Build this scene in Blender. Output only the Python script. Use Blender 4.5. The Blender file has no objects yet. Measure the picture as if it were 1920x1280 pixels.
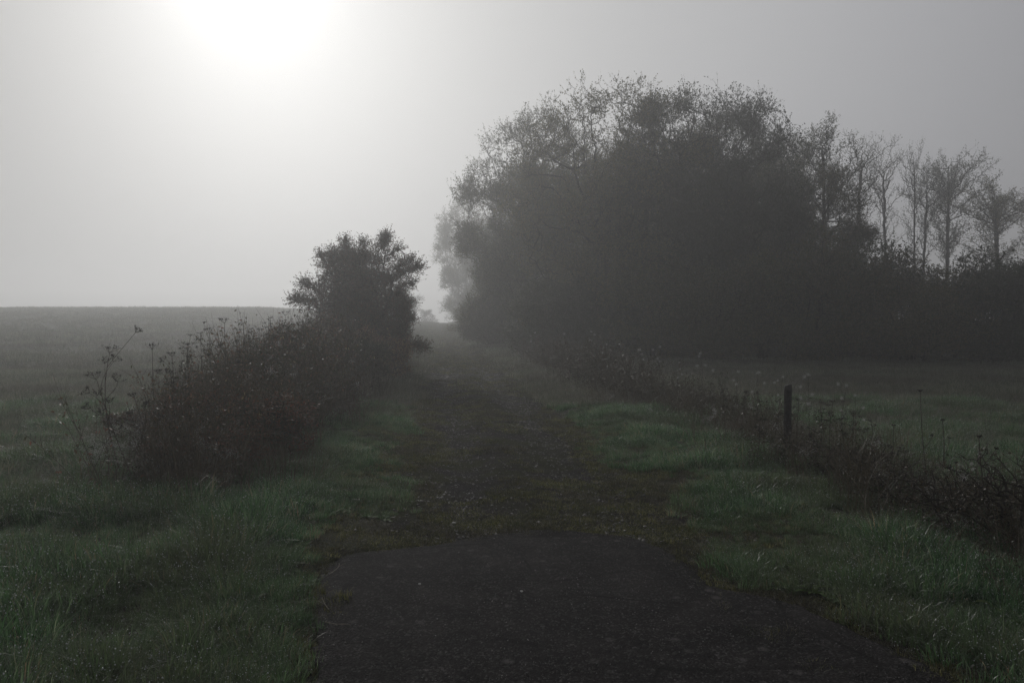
import bpy, math, random
import numpy as np
from mathutils import Vector, Matrix
rng = np.random.default_rng(7)
random.seed(7)
SC = bpy.context.scene
COL = SC.collection
rad = math.radians

# ------------------------------------------------------------------ camera
FPX = 1387.0                                   # focal length in photo pixels (1920 wide)
cam_d = bpy.data.cameras.new('camera')
cam_d.sensor_width = 36.0
cam_d.lens = 36.0 * FPX / 1920.0
cam_d.clip_start = 0.05
cam_d.clip_end = 2000.0
cam = bpy.data.objects.new('camera', cam_d)
COL.objects.link(cam)
EYE = 1.6
cam.location = (0, 0, EYE)
cam.rotation_euler = (rad(90 - 1.53), 0, 0)
SC.camera = cam

# ------------------------------------------------------------------ sky and sun
SUN_AZ, SUN_EL = rad(-19.7), rad(24.4)
SDIR = Vector((math.sin(SUN_AZ) * math.cos(SUN_EL), math.cos(SUN_AZ) * math.cos(SUN_EL), math.sin(SUN_EL)))
FOG = 0.0066
W = bpy.data.worlds.new('World')
SC.world = W
W.use_nodes = True
nt = W.node_tree
nt.nodes.clear()
N = nt.nodes.new
L = nt.links.new


def wmath(op, a, b=None):
    n = N('ShaderNodeMath'); n.operation = op
    for i, v in enumerate((a, b)):
        if v is None: continue
        if isinstance(v, (int, float)): n.inputs[i].default_value = v
        else: L(v, n.inputs[i])
    return n.outputs[0]


tc = N('ShaderNodeTexCoord')
dot = N('ShaderNodeVectorMath'); dot.operation = 'DOT_PRODUCT'
L(tc.outputs['Generated'], dot.inputs[0]); dot.inputs[1].default_value = SDIR
theta = wmath('MULTIPLY', wmath('ARCCOSINE', wmath('MINIMUM', wmath('MAXIMUM', dot.outputs['Value'], -1.0), 1.0)), 180 / math.pi)
def gauss(w_, a_):
    return wmath('MULTIPLY', wmath('EXPONENT', wmath('MULTIPLY', wmath('POWER', wmath('DIVIDE', theta, w_), 2.0), -1.0)), a_)


def smap(val, a_, b_, lo_, hi_):
    n = N('ShaderNodeMapRange'); n.interpolation_type = 'SMOOTHSTEP'; L(val, n.inputs['Value'])
    for nm, v_ in (('From Min', a_), ('From Max', b_), ('To Min', lo_), ('To Max', hi_)): n.inputs[nm].default_value = v_
    return n.outputs['Result']


# luminous mist: bright towards the sun, duller away from it, sky strength lowered towards the far left
glow = wmath('ADD', wmath('ADD', gauss(4.4, 0.28), gauss(12.0, 0.01)), smap(theta, 30.0, 80.0, 0.42, 0.155))
sx = N('ShaderNodeSeparateXYZ'); L(tc.outputs['Generated'], sx.inputs[0])
veil = wmath('MULTIPLY', glow, smap(sx.outputs['X'], -0.62, -0.24, 0.55, 1.0))
tint = N('ShaderNodeMapRange'); L(theta, tint.inputs['Value'])
tint.inputs['From Min'].default_value = 12; tint.inputs['From Max'].default_value = 50
mixc = N('ShaderNodeMix'); mixc.data_type = 'RGBA'
L(tint.outputs['Result'], mixc.inputs['Factor'])
mixc.inputs[6].default_value = (1.0, 1.0, 0.985, 1); mixc.inputs[7].default_value = (0.94, 0.945, 1.0, 1)
bg1 = N('ShaderNodeBackground'); L(mixc.outputs[2], bg1.inputs['Color']); L(veil, bg1.inputs['Strength'])
sky = N('ShaderNodeTexSky'); sky.sky_type = 'NISHITA'; sky.sun_disc = False
sky.sun_elevation = SUN_EL; sky.sun_rotation = SUN_AZ
sky.air_density = 1.0; sky.dust_density = 8.0; sky.ozone_density = 1.0
hs = N('ShaderNodeHueSaturation'); hs.inputs['Saturation'].default_value = 0.12
L(sky.outputs[0], hs.inputs['Color'])
bg2 = N('ShaderNodeBackground'); bg2.inputs['Strength'].default_value = 0.006
L(hs.outputs[0], bg2.inputs['Color'])
add = N('ShaderNodeAddShader'); L(bg1.outputs[0], add.inputs[0]); L(bg2.outputs[0], add.inputs[1])
wo = N('ShaderNodeOutputWorld'); L(add.outputs[0], wo.inputs['Surface'])

sun_d = bpy.data.lights.new('sun', 'SUN')
sun_d.energy = 1.04
sun_d.angle = rad(12)
sun_d.color = (1.0, 0.985, 0.95)
sun = bpy.data.objects.new('sun', sun_d)
COL.objects.link(sun)
sun.rotation_euler = (-SDIR).to_track_quat('-Z', 'Y').to_euler()

SC.view_settings.view_transform = 'Standard'
SC.view_settings.look = 'None'
SC.view_settings.gamma = 1
SC.view_settings.exposure = 0.0
SC.view_settings.use_curve_mapping = False
SC.render.engine = 'CYCLES'
cy = SC.cycles
cy.max_bounces = 5; cy.diffuse_bounces = 3; cy.glossy_bounces = 1; cy.transmission_bounces = 2
cy.volume_bounces = 3; cy.transparent_max_bounces = 4
cy.caustics_reflective = False; cy.caustics_refractive = False
cy.sample_clamp_indirect = 4
cy.use_denoising = True
cy.denoising_prefilter = 'NONE'
SC.render.film_transparent = False


# ------------------------------------------------------------------ numeric helpers
def sstep(a, b, x):
    t = np.clip((np.asarray(x, float) - a) / (b - a), 0, 1)
    return t * t * (3 - 2 * t)


def _hash(ix, iy, s):
    v = np.sin(ix * 127.1 + iy * 311.7 + s * 74.7) * 43758.5453
    return v - np.floor(v)


def vnoise(x, y, s=0.0):
    x = np.asarray(x, float); y = np.asarray(y, float)
    ix, iy = np.floor(x), np.floor(y)
    fx, fy = x - ix, y - iy
    fx = fx * fx * (3 - 2 * fx); fy = fy * fy * (3 - 2 * fy)
    a = _hash(ix, iy, s); b = _hash(ix + 1, iy, s); c = _hash(ix, iy + 1, s); d = _hash(ix + 1, iy + 1, s)
    return (a * (1 - fx) + b * fx) * (1 - fy) + (c * (1 - fx) + d * fx) * fy


def fbm(x, y, s=0.0, o=3):
    t = 0; a = 0.5; f = 1.0
    for i in range(o):
        t = t + a * vnoise(x * f + 13.7 * i, y * f - 7.1 * i, s + i); a *= 0.5; f *= 2.03
    return t / (1 - 0.5 ** o)


def path_x(y):
    return 0.85 - 0.1 * np.asarray(y, float)


AY_L = [(-12, -2.6), (0, -1.3), (3.28, -0.88), (4.2, -1.12), (4.75, -1.24), (4.96, -1.18), (5.06, -1.02), (5.16, -0.74), (5.3, -0.42), (5.45, -0.2), (5.55, -0.02), (5.62, 0.2)]
AY_R = [(-12, 7.5), (0, 3.6), (2.6, 2.25), (3.33, 1.92), (3.78, 1.76), (4.13, 1.6), (4.3, 1.36), (4.42, 1.18), (4.8, 1.12), (5.1, 1.06), (5.36, 0.92), (5.5, 0.72), (5.58, 0.5), (5.62, 0.26)]
AYM = 5.62


def asph_l(y):
    return np.interp(y, [p[0] for p in AY_L], [p[1] for p in AY_L]) + 0.10 * (fbm(np.asarray(y) * 4, 0.3, 5) - 0.5) + 0.045 * (vnoise(np.asarray(y) * 23, 3.3, 5) - 0.5)


def asph_r(y):
    return np.interp(y, [p[0] for p in AY_R], [p[1] for p in AY_R]) + 0.12 * (fbm(np.asarray(y) * 4, 2.3, 9) - 0.5) + 0.045 * (vnoise(np.asarray(y) * 23, 9.3, 5) - 0.5)


def in_asph(x, y, m=0.0):
    top = 5.62 + 0.09 * (fbm(np.asarray(x) * 5, 1.3, 4, 4) - 0.5)
    return (x > asph_l(y) - m) & (x < asph_r(y) + m) & (y < top + m)


def terrain(x, y):
    x = np.asarray(x, float); y = np.asarray(y, float)
    pd = x - path_x(y)
    rise = 1.42 * sstep(18, 118, y)
    left = sstep(7, 26, -pd) * 2.15 * sstep(14, 112, y)
    fall = -7.0 * sstep(122, 230, y)
    z = rise + left + fall
    amp = np.clip(1.2 - y / 200, 0.3, 1)
    z = z + 0.10 * (fbm(x * 0.35, y * 0.35, 1) - 0.5) * amp * sstep(0.8, 2.5, np.abs(pd))
    z = z + 0.05 * (fbm(x * 1.7, y * 1.7, 2) - 0.5) * sstep(1.0, 1.8, np.abs(pd))
    near = sstep(5.2, 7.5, y)
    # ruts and raised middle of the path
    z = z - near * 0.045 * (np.exp(-((pd - 0.62) / 0.26) ** 2) + np.exp(-((pd + 0.62) / 0.26) ** 2))
    z = z + near * 0.02 * np.exp(-(pd / 0.3) ** 2)
    z = z + 0.06 * (fbm(x * 2.6, y * 2.6, 4) - 0.5) * (np.abs(pd) < 1.9) * near
    # verges
    z = z + 0.07 * sstep(1.2, 1.9, np.abs(pd)) * sstep(2.0, 6.5, y)
    # low bank under the thicket
    bl = -3.5 + 0.15 * np.sin(y * 0.4)
    z = z + 0.28 * np.exp(-((pd - bl) / 1.0) ** 2) * sstep(5.5, 9, y) * (1 - sstep(26, 32, y))
    z = z - 0.06 * in_asph(x, y, -0.02)
    return z


# ------------------------------------------------------------------ object helpers
def link(o, parent=None):
    COL.objects.link(o)
    if parent is not None: o.parent = parent
    return o


def tag(o, label=None, cat=None, group=None, kind=None):
    if label: o['label'] = label
    if cat: o['category'] = cat
    if group: o['group'] = group
    if kind: o['kind'] = kind
    return o


def empty(name, loc, rz=0.0, sc=1.0):
    o = bpy.data.objects.new(name, None)
    o.empty_display_size = 0.2
    o.location = loc; o.rotation_euler = (0, 0, rz)
    if isinstance(sc, (tuple, list)): o.scale = sc
    else: o.scale = (sc, sc, sc)
    return link(o)


def mesh(name, v, f, mat, smooth=False, midx=None):
    """v: (n,3); f: list of arrays of equal-width faces"""
    me = bpy.data.meshes.new(name)
    v = np.ascontiguousarray(v, np.float32)
    fs = [np.asarray(a, np.int32) for a in (f if isinstance(f, list) else [f]) if len(a)]
    me.vertices.add(len(v)); me.vertices.foreach_set('co', v.ravel())
    nl = sum(a.size for a in fs); nf = sum(len(a) for a in fs)
    me.loops.add(nl); me.polygons.add(nf)
    me.loops.foreach_set('vertex_index', np.concatenate([a.ravel() for a in fs]))
    tot = np.concatenate([np.full(len(a), a.shape[1], np.int32) for a in fs])
    st = np.concatenate([[0], np.cumsum(tot)[:-1]]).astype(np.int32)
    me.polygons.foreach_set('loop_start', st)
    me.polygons.foreach_set('loop_total', tot)
    if smooth: me.polygons.foreach_set('use_smooth', np.ones(nf, bool))
    for m in (mat if isinstance(mat, (list, tuple)) else [mat]): me.materials.append(m)
    if midx is not None: me.polygons.foreach_set('material_index', np.asarray(midx, np.int32))
    me.update(calc_edges=True)
    return me


def obj(name, me, parent=None):
    return link(bpy.data.objects.new(name, me), parent)


def copy_tree(o, parent=None):
    c = o.copy(); COL.objects.link(c)
    if parent is not None: c.parent = parent
    for ch in list(o.children): copy_tree(ch, c)
    return c


def tubes(p0, p1, r0, r1, k=3):
    """frustums between point arrays"""
    p0 = np.asarray(p0, float); p1 = np.asarray(p1, float)
    n = len(p0)
    d = p1 - p0
    ln = np.linalg.norm(d, axis=1, keepdims=True) + 1e-9
    d = d / ln
    a = np.where(np.abs(d[:, 2:3]) < 0.9, np.array([[0, 0, 1.0]]), np.array([[1.0, 0, 0]]))
    u = np.cross(d, a); u /= np.linalg.norm(u, axis=1, keepdims=True)
    w = np.cross(d, u)
    ang = np.arange(k) * 2 * np.pi / k
    ring = u[:, None, :] * np.cos(ang)[None, :, None] + w[:, None, :] * np.sin(ang)[None, :, None]
    r0 = np.broadcast_to(r0, (n,)); r1 = np.broadcast_to(r1, (n,))
    va = p0[:, None, :] + ring * r0[:, None, None]
    vb = p1[:, None, :] + ring * r1[:, None, None]
    v = np.concatenate([va, vb], 1).reshape(-1, 3)
    i = np.arange(k); j = (i + 1) % k
    q = np.stack([i, j, j + k, i + k], 1)
    f = (q[None] + (np.arange(n) * 2 * k)[:, None, None]).reshape(-1, 4)
    return v, f


def leaves(pos, size, droop=0.0, asp=0.55, dirs=None, r=rng):
    """folded rhombic leaves as quads"""
    n = len(pos)
    if dirs is None:
        dirs = r.normal(size=(n, 3)); dirs[:, 2] -= droop
    dirs = dirs / (np.linalg.norm(dirs, axis=1, keepdims=True) + 1e-9)
    t = r.normal(size=(n, 3)); s = np.cross(dirs, t); s /= np.linalg.norm(s, axis=1, keepdims=True) + 1e-9
    nn = np.cross(dirs, s)
    size = np.broadcast_to(size, (n,))[:, None] * r.uniform(0.65, 1.25, (n, 1))
    b = pos
    m = pos + dirs * size * 0.45
    tip = pos + dirs * size + nn * size * 0.12
    l = m + s * size * asp * 0.5 + nn * size * 0.13
    rr = m - s * size * asp * 0.5 + nn * size * 0.13
    v = np.stack([b, l, tip, rr], 1).reshape(-1, 3)
    q = np.arange(n * 4).reshape(n, 4)
    return v, q


def join(parts):
    vs, fs, o = [], {}, 0
    for v, f in parts:
        for a in (f if isinstance(f, list) else [f]):
            if len(a): fs.setdefault(a.shape[1], []).append(np.asarray(a) + o)
        vs.append(v); o += len(v)
    return np.concatenate(vs), [np.concatenate(a) for a in fs.values()]


# ------------------------------------------------------------------ materials
class M:
    def __init__(s, name):
        s.m = bpy.data.materials.new(name); s.m.use_nodes = True
        s.t = s.m.node_tree; s.t.nodes.clear()

    def n(s, ty, **kw):
        n = s.t.nodes.new(ty)
        for k, v in kw.items():
            if k.startswith('i_'):
                key = k[2:]
                sock = n.inputs[int(key)] if key.isdigit() else n.inputs[key.replace('_', ' ')]
                if hasattr(v, 'links') or isinstance(v, bpy.types.NodeSocket): s.t.links.new(v, sock)
                else: sock.default_value = v
            else: setattr(n, k, v)
        return n

    def ramp(s, fac, stops, interp='LINEAR'):
        n = s.t.nodes.new('ShaderNodeValToRGB')
        cr = n.color_ramp; cr.interpolation = interp
        while len(cr.elements) < len(stops): cr.elements.new(0.5)
        for e, (p, c) in zip(cr.elements, stops):
            e.position = p
            e.color = (*c, 1) if isinstance(c, tuple) else (c, c, c, 1)
        s.t.links.new(fac, n.inputs[0])
        return n.outputs[0]

    def noise(s, scale, detail=4, rough=0.55, vec=None):
        n = s.n('ShaderNodeTexNoise', i_Scale=scale, i_Detail=detail, i_Roughness=rough)
        if vec is None: vec = s.pos()
        s.t.links.new(vec, n.inputs['Vector'])
        return n.outputs['Fac']

    def pos(s):
        if not hasattr(s, '_p'): s._p = s.n('ShaderNodeNewGeometry').outputs['Position']
        return s._p

    def mix(s, fac, a, b, blend='MIX'):
        n = s.t.nodes.new('ShaderNodeMix'); n.data_type = 'RGBA'; n.blend_type = blend
        for sock, v in ((n.inputs[0], fac), (n.inputs[6], a), (n.inputs[7], b)):
            if isinstance(v, bpy.types.NodeSocket): s.t.links.new(v, sock)
            elif isinstance(v, tuple): sock.default_value = (*v, 1)
            else: sock.default_value = v
        return n.outputs[2]

    def out(s, sh, disp=None):
        o = s.t.nodes.new('ShaderNodeOutputMaterial'); s.t.links.new(sh, o.inputs['Surface'])
        return s.m


def leaf_mat(name, stops, rough=0.45, trans=0.3, spec=0.4, patch=None, sheen=0.0):
    k = M(name)
    g = k.n('ShaderNodeNewGeometry')
    oi = k.n('ShaderNodeObjectInfo')
    a = k.n('ShaderNodeMath', operation='ADD', i_0=g.outputs['Random Per Island'], i_1=oi.outputs['Random'])
    b = k.n('ShaderNodeMath', operation='MULTIPLY', i_0=a.outputs[0], i_1=0.5)
    fac = b.outputs[0]
    col = k.ramp(fac, stops)
    if patch:
        nz = k.noise(patch[0], 3)
        m = k.ramp(nz, [(0.42, 0.0), (0.62, 1.0)])
        col = k.mix(m, col, k.mix(0.75, col, patch[1]))
    p = k.n('ShaderNodeBsdfPrincipled', i_Base_Color=col, i_Roughness=rough)
    p.inputs['Specular IOR Level'].default_value = spec
    p.inputs['Sheen Weight'].default_value = sheen; p.inputs['Sheen Roughness'].default_value = 0.45
    if trans > 0:
        tr = k.n('ShaderNodeBsdfTranslucent', i_Color=col)
        mx = k.n('ShaderNodeMixShader', i_0=trans)
        k.t.links.new(p.outputs[0], mx.inputs[1]); k.t.links.new(tr.outputs[0], mx.inputs[2])
        return k.out(mx.outputs[0])
    return k.out(p.outputs[0])


def simple_mat(name, c1, c2, scale=8, rough=0.8, bump=0.0, spec=0.3):
    k = M(name)
    tcn = k.n('ShaderNodeTexCoord').outputs['Object']
    nz = k.noise(scale, 5, 0.6, tcn)
    col = k.ramp(nz, [(0.3, c1), (0.7, c2)])
    p = k.n('ShaderNodeBsdfPrincipled', i_Base_Color=col, i_Roughness=rough)
    p.inputs['Specular IOR Level'].default_value = spec
    if bump:
        b = k.n('ShaderNodeBump', i_Height=nz, i_Strength=bump, i_Distance=0.01)
        k.t.links.new(b.outputs[0], p.inputs['Normal'])
    return k.out(p.outputs[0])


bark = simple_mat('bark', (0.018, 0.016, 0.014), (0.06, 0.055, 0.048), 14, 0.9, 0.5)
twig_m = simple_mat('twig', (0.022, 0.017, 0.014), (0.05, 0.04, 0.032), 20, 0.85)
stalk_m = simple_mat('dry_stalk', (0.026, 0.021, 0.016), (0.10, 0.082, 0.062), 30, 0.75)
seed_m = simple_mat('dry_seed', (0.012, 0.010, 0.008), (0.03, 0.024, 0.018), 60, 0.8)
post_m = simple_mat('weathered_wood', (0.022, 0.021, 0.020), (0.075, 0.072, 0.069), 18, 0.85, 0.6)
leaf_tree = leaf_mat('tree_leaf', [(0.15, (0.0416, 0.0576, 0.0224)), (0.5, (0.0880, 0.1056, 0.0448)), (0.72, (0.1600, 0.1440, 0.0544)), (0.88, (0.2400, 0.1920, 0.0640))], rough=0.33, spec=0.55, trans=0.4)
leaf_dark = leaf_mat('dark_leaf', [(0.1, (0.0340, 0.0476, 0.0272)), (0.6, (0.0680, 0.0816, 0.0374)), (0.85, (0.1530, 0.1275, 0.0578))], rough=0.33, spec=0.55, trans=0.4)
leaf_haw = leaf_mat('hawthorn_leaf', [(0.1, (0.0364, 0.0476, 0.0238)), (0.5, (0.0770, 0.0742, 0.0364)), (0.7, (0.1400, 0.0700, 0.0392)), (0.88, (0.2380, 0.0770, 0.0448))])
leaf_bram = leaf_mat('bramble_leaf', [(0.15, (0.0364, 0.0476, 0.0196)), (0.35, (0.0840, 0.0840, 0.0392)), (0.55, (0.1540, 0.0952, 0.0560)), (0.75, (0.2380, 0.1050, 0.0700)), (0.88, (0.3080, 0.2520, 0.1260))])
leaf_herb = leaf_mat('herb_leaf', [(0.1, (0.0330, 0.0420, 0.0210)), (0.6, (0.0750, 0.0630, 0.0360)), (1.0, (0.1200, 0.0825, 0.0510))], trans=0.2)
grass_m = leaf_mat('grass_blade', [(0.2, (0.016, 0.050, 0.014)), (0.45, (0.058, 0.150, 0.050)), (0.64, (0.13, 0.26, 0.11)), (0.80, (0.2970, 0.3645, 0.2295)), (0.90, (0.4320, 0.2970, 0.1890))], rough=0.26, trans=0.6, spec=0.9, sheen=0.8, patch=(0.8, (0.095, 0.115, 0.055)))
field_m = leaf_mat('field_grass_blade', [(0.2, (0.0540, 0.0744, 0.0420)), (0.5, (0.1200, 0.1500, 0.0900)), (0.85, (0.3000, 0.2820, 0.2040))], rough=0.36, trans=0.5, spec=0.5, sheen=0.9, patch=(0.4, (0.08, 0.07, 0.05)))
dry_m = leaf_mat('dry_grass_blade', [(0.1, (0.06, 0.05, 0.032)), (0.6, (0.11, 0.09, 0.058)), (1.0, (0.20, 0.165, 0.11))], rough=0.5, trans=0.2)
moss_m = leaf_mat('moss', [(0.2, (0.0300, 0.0375, 0.0075)), (0.5, (0.0938, 0.1050, 0.0200)), (0.75, (0.2125, 0.2063, 0.0625)), (0.9, (0.3500, 0.3250, 0.1625))], rough=0.5, trans=0.4, sheen=0.7, patch=(1.7, (0.055, 0.045, 0.032)))
weed_m = leaf_mat('weed_leaf', [(0.1, (0.030, 0.060, 0.010)), (0.7, (0.055, 0.105, 0.014)), (1.0, (0.10, 0.12, 0.02))], rough=0.7, trans=0.35, spec=0.5)
fluff_m = simple_mat('seed_fluff', (0.5, 0.5, 0.49), (0.72, 0.71, 0.69), 40, 0.9)
stone_m = leaf_mat('stone', [(0.1, (0.02, 0.019, 0.019)), (0.5, (0.065, 0.06, 0.06)), (0.78, (0.16, 0.15, 0.148)), (0.93, (0.42, 0.41, 0.40))], rough=0.45, trans=0, spec=0.5)
_k = M('dew'); _p = _k.n('ShaderNodeBsdfPrincipled', i_Base_Color=(0.55, 0.58, 0.58, 1), i_Roughness=0.12); _p.inputs['Specular IOR Level'].default_value = 0.9
dew_m = _k.out(_p.outputs[0])

# soil under the grass
k = M('ground_soil')
n1 = k.noise(0.7, 5); n2 = k.noise(9, 6, 0.65)
col = k.mix(k.ramp(n1, [(0.35, 0.0), (0.65, 1.0)]), k.ramp(n2, [(0.3, (0.014, 0.020, 0.010)), (0.7, (0.034, 0.044, 0.022))]), k.ramp(n2, [(0.3, (0.022, 0.018, 0.012)), (0.7, (0.05, 0.044, 0.028))]))
p = k.n('ShaderNodeBsdfPrincipled', i_Base_Color=col, i_Roughness=0.95); p.inputs['Specular IOR Level'].default_value = 0.15
b = k.n('ShaderNodeBump', i_Height=n2, i_Strength=0.9, i_Distance=0.04); k.t.links.new(b.outputs[0], p.inputs['Normal'])
soil_m = k.out(p.outputs[0])

# path: dark grit with mossy film
k = M('path_grit')
n1 = k.noise(1.6, 6, 0.6); n2 = k.noise(38, 5, 0.7); n3 = k.noise(140, 3, 0.6)
grit = k.ramp(n2, [(0.3, (0.016, 0.015, 0.015)), (0.62, (0.045, 0.040, 0.040)), (0.8, (0.12, 0.112, 0.11))])
moss = k.ramp(n2, [(0.3, (0.018, 0.022, 0.008)), (0.7, (0.055, 0.058, 0.022))])
col = k.mix(k.ramp(n1, [(0.42, 0.0), (0.6, 1.0)]), grit, moss)
p = k.n('ShaderNodeBsdfPrincipled', i_Base_Color=col, i_Roughness=0.95); p.inputs['Specular IOR Level'].default_value = 0.06
h = k.n('ShaderNodeMath', operation='ADD', i_0=n2, i_1=n3)
b = k.n('ShaderNodeBump', i_Height=h.outputs[0], i_Strength=1.0, i_Distance=0.035); k.t.links.new(b.outputs[0], p.inputs['Normal'])
path_m = k.out(p.outputs[0])

# asphalt: dark binder, worn aggregate, pale worn spots
k = M('asphalt_worn')
n1 = k.noise(1.3, 5, 0.6); n2 = k.noise(60, 4, 0.7)
vo = k.n('ShaderNodeTexVoronoi', i_Scale=95.0); k.t.links.new(k.pos(), vo.inputs['Vector'])
vo2 = k.n('ShaderNodeTexVoronoi', i_Scale=9.0); k.t.links.new(k.pos(), vo2.inputs['Vector'])
n4 = k.noise(3.2, 7, 0.68); n5 = k.noise(14, 5, 0.7)
base = k.mix(k.ramp(n1, [(0.38, 0.0), (0.62, 1.0)]), (0.003, 0.0029, 0.003), (0.014, 0.0125, 0.013))
base = k.mix(k.ramp(n4, [(0.45, 0.0), (0.7, 0.8)]), base, (0.034, 0.029, 0.029))
agg = k.ramp(vo.outputs['Color'], [(0.55, 0.0), (0.95, 1.0)])
aggm = k.n('ShaderNodeMath', operation='MULTIPLY', i_0=agg, i_1=k.ramp(n5, [(0.35, 0.12), (0.65, 1.0)]))
col = k.mix(aggm.outputs[0], base, (0.12, 0.112, 0.112))
spots = k.ramp(vo2.outputs['Distance'], [(0.12, 1.0), (0.30, 0.0)])
sel = k.ramp(vo2.outputs['Color'], [(0.60, 0.0), (0.82, 0.9)])
sm = k.n('ShaderNodeMath', operation='MULTIPLY', i_0=spots, i_1=sel)
col = k.mix(sm.outputs[0], col, (0.10, 0.092, 0.092))
col = k.mix(k.ramp(n2, [(0.35, 0.8), (0.55, 0.0)]), col, (0.007, 0.0065, 0.0065))
vc = k.n('ShaderNodeTexVoronoi', i_Scale=1.1); vc.feature = 'DISTANCE_TO_EDGE'
wv = k.n('ShaderNodeVectorMath', operation='MULTIPLY_ADD'); k.t.links.new(k.n('ShaderNodeTexNoise', i_Scale=5.0, i_Detail=5.0).outputs['Color'], wv.inputs[0]); wv.inputs[1].default_value = (0.35, 0.35, 0.35); k.t.links.new(k.pos(), wv.inputs[2])
k.t.links.new(wv.outputs[0], vc.inputs['Vector'])
crack = k.ramp(vc.outputs['Distance'], [(0.006, 1.0), (0.02, 0.0)])
cm = k.n('ShaderNodeMath', operation='MULTIPLY', i_0=crack, i_1=k.ramp(n1, [(0.45, 0.0), (0.6, 1.0)]))
col = k.mix(cm.outputs[0], col, (0.004, 0.004, 0.004))
p = k.n('ShaderNodeBsdfPrincipled', i_Base_Color=col, i_Roughness=0.85); p.inputs['Specular IOR Level'].default_value = 0.10
hh = k.n('ShaderNodeMath', operation='MULTIPLY', i_0=vo.outputs['Distance'], i_1=-1.0)
h2 = k.n('ShaderNodeMath', operation='ADD', i_0=hh.outputs[0], i_1=n2)
b = k.n('ShaderNodeBump', i_Height=h2.outputs[0], i_Strength=1.0, i_Distance=0.008); k.t.links.new(b.outputs[0], p.inputs['Normal'])
asph_m = k.out(p.outputs[0])

# ------------------------------------------------------------------ ground, path, asphalt
def axis(lo, hi, fine_lo, fine_hi, step, grow):
    a = list(np.arange(fine_lo, fine_hi, step))
    s = step; x = a[-1]
    while x < hi: s *= grow; x += s; a.append(x)
    s = step; x = a[0]; b = []
    while x > lo: s *= grow; x -= s; b.append(x)
    return np.array(b[::-1] + a)


xs = axis(-320, 320, -5.0, 5.5, 0.075, 1.06)
ys = axis(-40, 420, 2.4, 14.0, 0.075, 1.028)
nx, ny = len(xs), len(ys)
X, Y = np.meshgrid(xs, ys)
jx = (rng.random(X.shape) - 0.5) * 0.3 * np.gradient(xs)[None, :]
X = X + jx
Z = terrain(X, Y)
V = np.stack([X, Y, Z], -1).reshape(-1, 3)
ii = np.arange(ny - 1)[:, None] * nx + np.arange(nx - 1)[None, :]
F = np.stack([ii, ii + 1, ii + nx + 1, ii + nx], -1).reshape(-1, 4)
cx = V[F].mean(1)
pdc = cx[:, 0] - path_x(cx[:, 1])
edge = 1.28 + 0.35 * (fbm(cx[:, 0] * 1.3, cx[:, 1] * 0.9, 3) - 0.5) * 2 * 0.6
is_path = (np.abs(pdc) < edge) & (cx[:, 1] > 5.3) & (cx[:, 1] < 125)
is_path |= in_asph(cx[:, 0], cx[:, 1], 0.25) & (cx[:, 1] > 2)


def sub(mask, name, mat):
    f = F[mask]
    u, inv = np.unique(f.ravel(), return_inverse=True)
    return obj(name, mesh(name, V[u], inv.reshape(-1, 4), mat, True))


tag(sub(~is_path, 'ground', soil_m), kind='structure')
tag(sub(is_path, 'path', path_m), kind='structure')

rows = np.concatenate([np.arange(-12, 2.4, 0.3), np.arange(2.4, 5.0, 0.03), np.arange(5.0, 5.62, 0.012), [5.62]])
nc = 90
va = []
for yy in rows:
    l, r_ = float(asph_l(yy)), float(asph_r(yy))
    if r_ < l: l = r_ = (l + r_) / 2
    t = np.linspace(0, 1, nc)
    x_ = l + (r_ - l) * t
    y_ = yy + 0.09 * (fbm(x_ * 5, 1.3, 4, 4) - 0.5) * float(sstep(4.9, 5.5, yy))
    z_ = 0.012 + 0.012 * (fbm(x_ * 0.9, y_ * 0.9, 11) - 0.5) + 0.005 * (fbm(x_ * 9, y_ * 9, 12) - 0.5)
    va.append(np.stack([x_, y_, z_], -1))
va = np.array(va); nr = len(rows)
i0 = np.arange(nr - 1)[:, None] * nc + np.arange(nc - 1)[None, :]
fa = np.stack([i0, i0 + 1, i0 + nc + 1, i0 + nc], -1).reshape(-1, 4)
flat = va.reshape(-1, 3)
bd = list(range(0, nr * nc, nc)) + list(range((nr - 1) * nc + 1, nr * nc)) + [r * nc + nc - 1 for r in range(nr - 2, -1, -1)]
lo = flat[bd] - np.array([0, 0, 0.07]); lo[:, 0] += 0
o0 = len(flat)
fs = [[bd[a], bd[a + 1], o0 + a + 1, o0 + a] for a in range(len(bd) - 1)]
tag(obj('asphalt_road', mesh('asphalt_road', np.concatenate([flat, lo]), np.concatenate([fa, np.array(fs)]), asph_m, True)), kind='structure')


# ------------------------------------------------------------------ woody plant generator
def grow(pts, trunk, bf=0.35, zs=1.0):
    """greedy branching skeleton: trunk = list of polylines; returns nodes, parent"""
    nodes = []; par = []; plen = []
    for tr in trunk:
        for i, q in enumerate(tr):
            nodes.append(np.array(q, float)); par.append(len(nodes) - 2 if i else -1)
            plen.append(0 if i == 0 else plen[-1] + np.linalg.norm(nodes[-1] - nodes[-2]) * 0.6)
    o = np.mean([t[0] for t in trunk], 0)
    pts = pts[np.argsort(np.linalg.norm(pts - o, axis=1))]
    n0 = len(nodes); T = n0 + len(pts)
    P = np.zeros((T, 3)); P[:n0] = nodes
    PL = np.zeros(T); PL[:n0] = plen
    sc_ = np.array([1, 1, zs])
    for i, q in enumerate(pts):
        m = n0 + i
        d = np.linalg.norm((P[:m] - q) * sc_, axis=1)
        up = P[:m, 2] > q[2] + 0.1
        c = d + bf * PL[:m] + up * 0.5 * d
        j = int(np.argmin(c))
        P[m] = q; par.append(j); PL[m] = PL[j] + d[j]
    return P, np.array(par)


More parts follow.
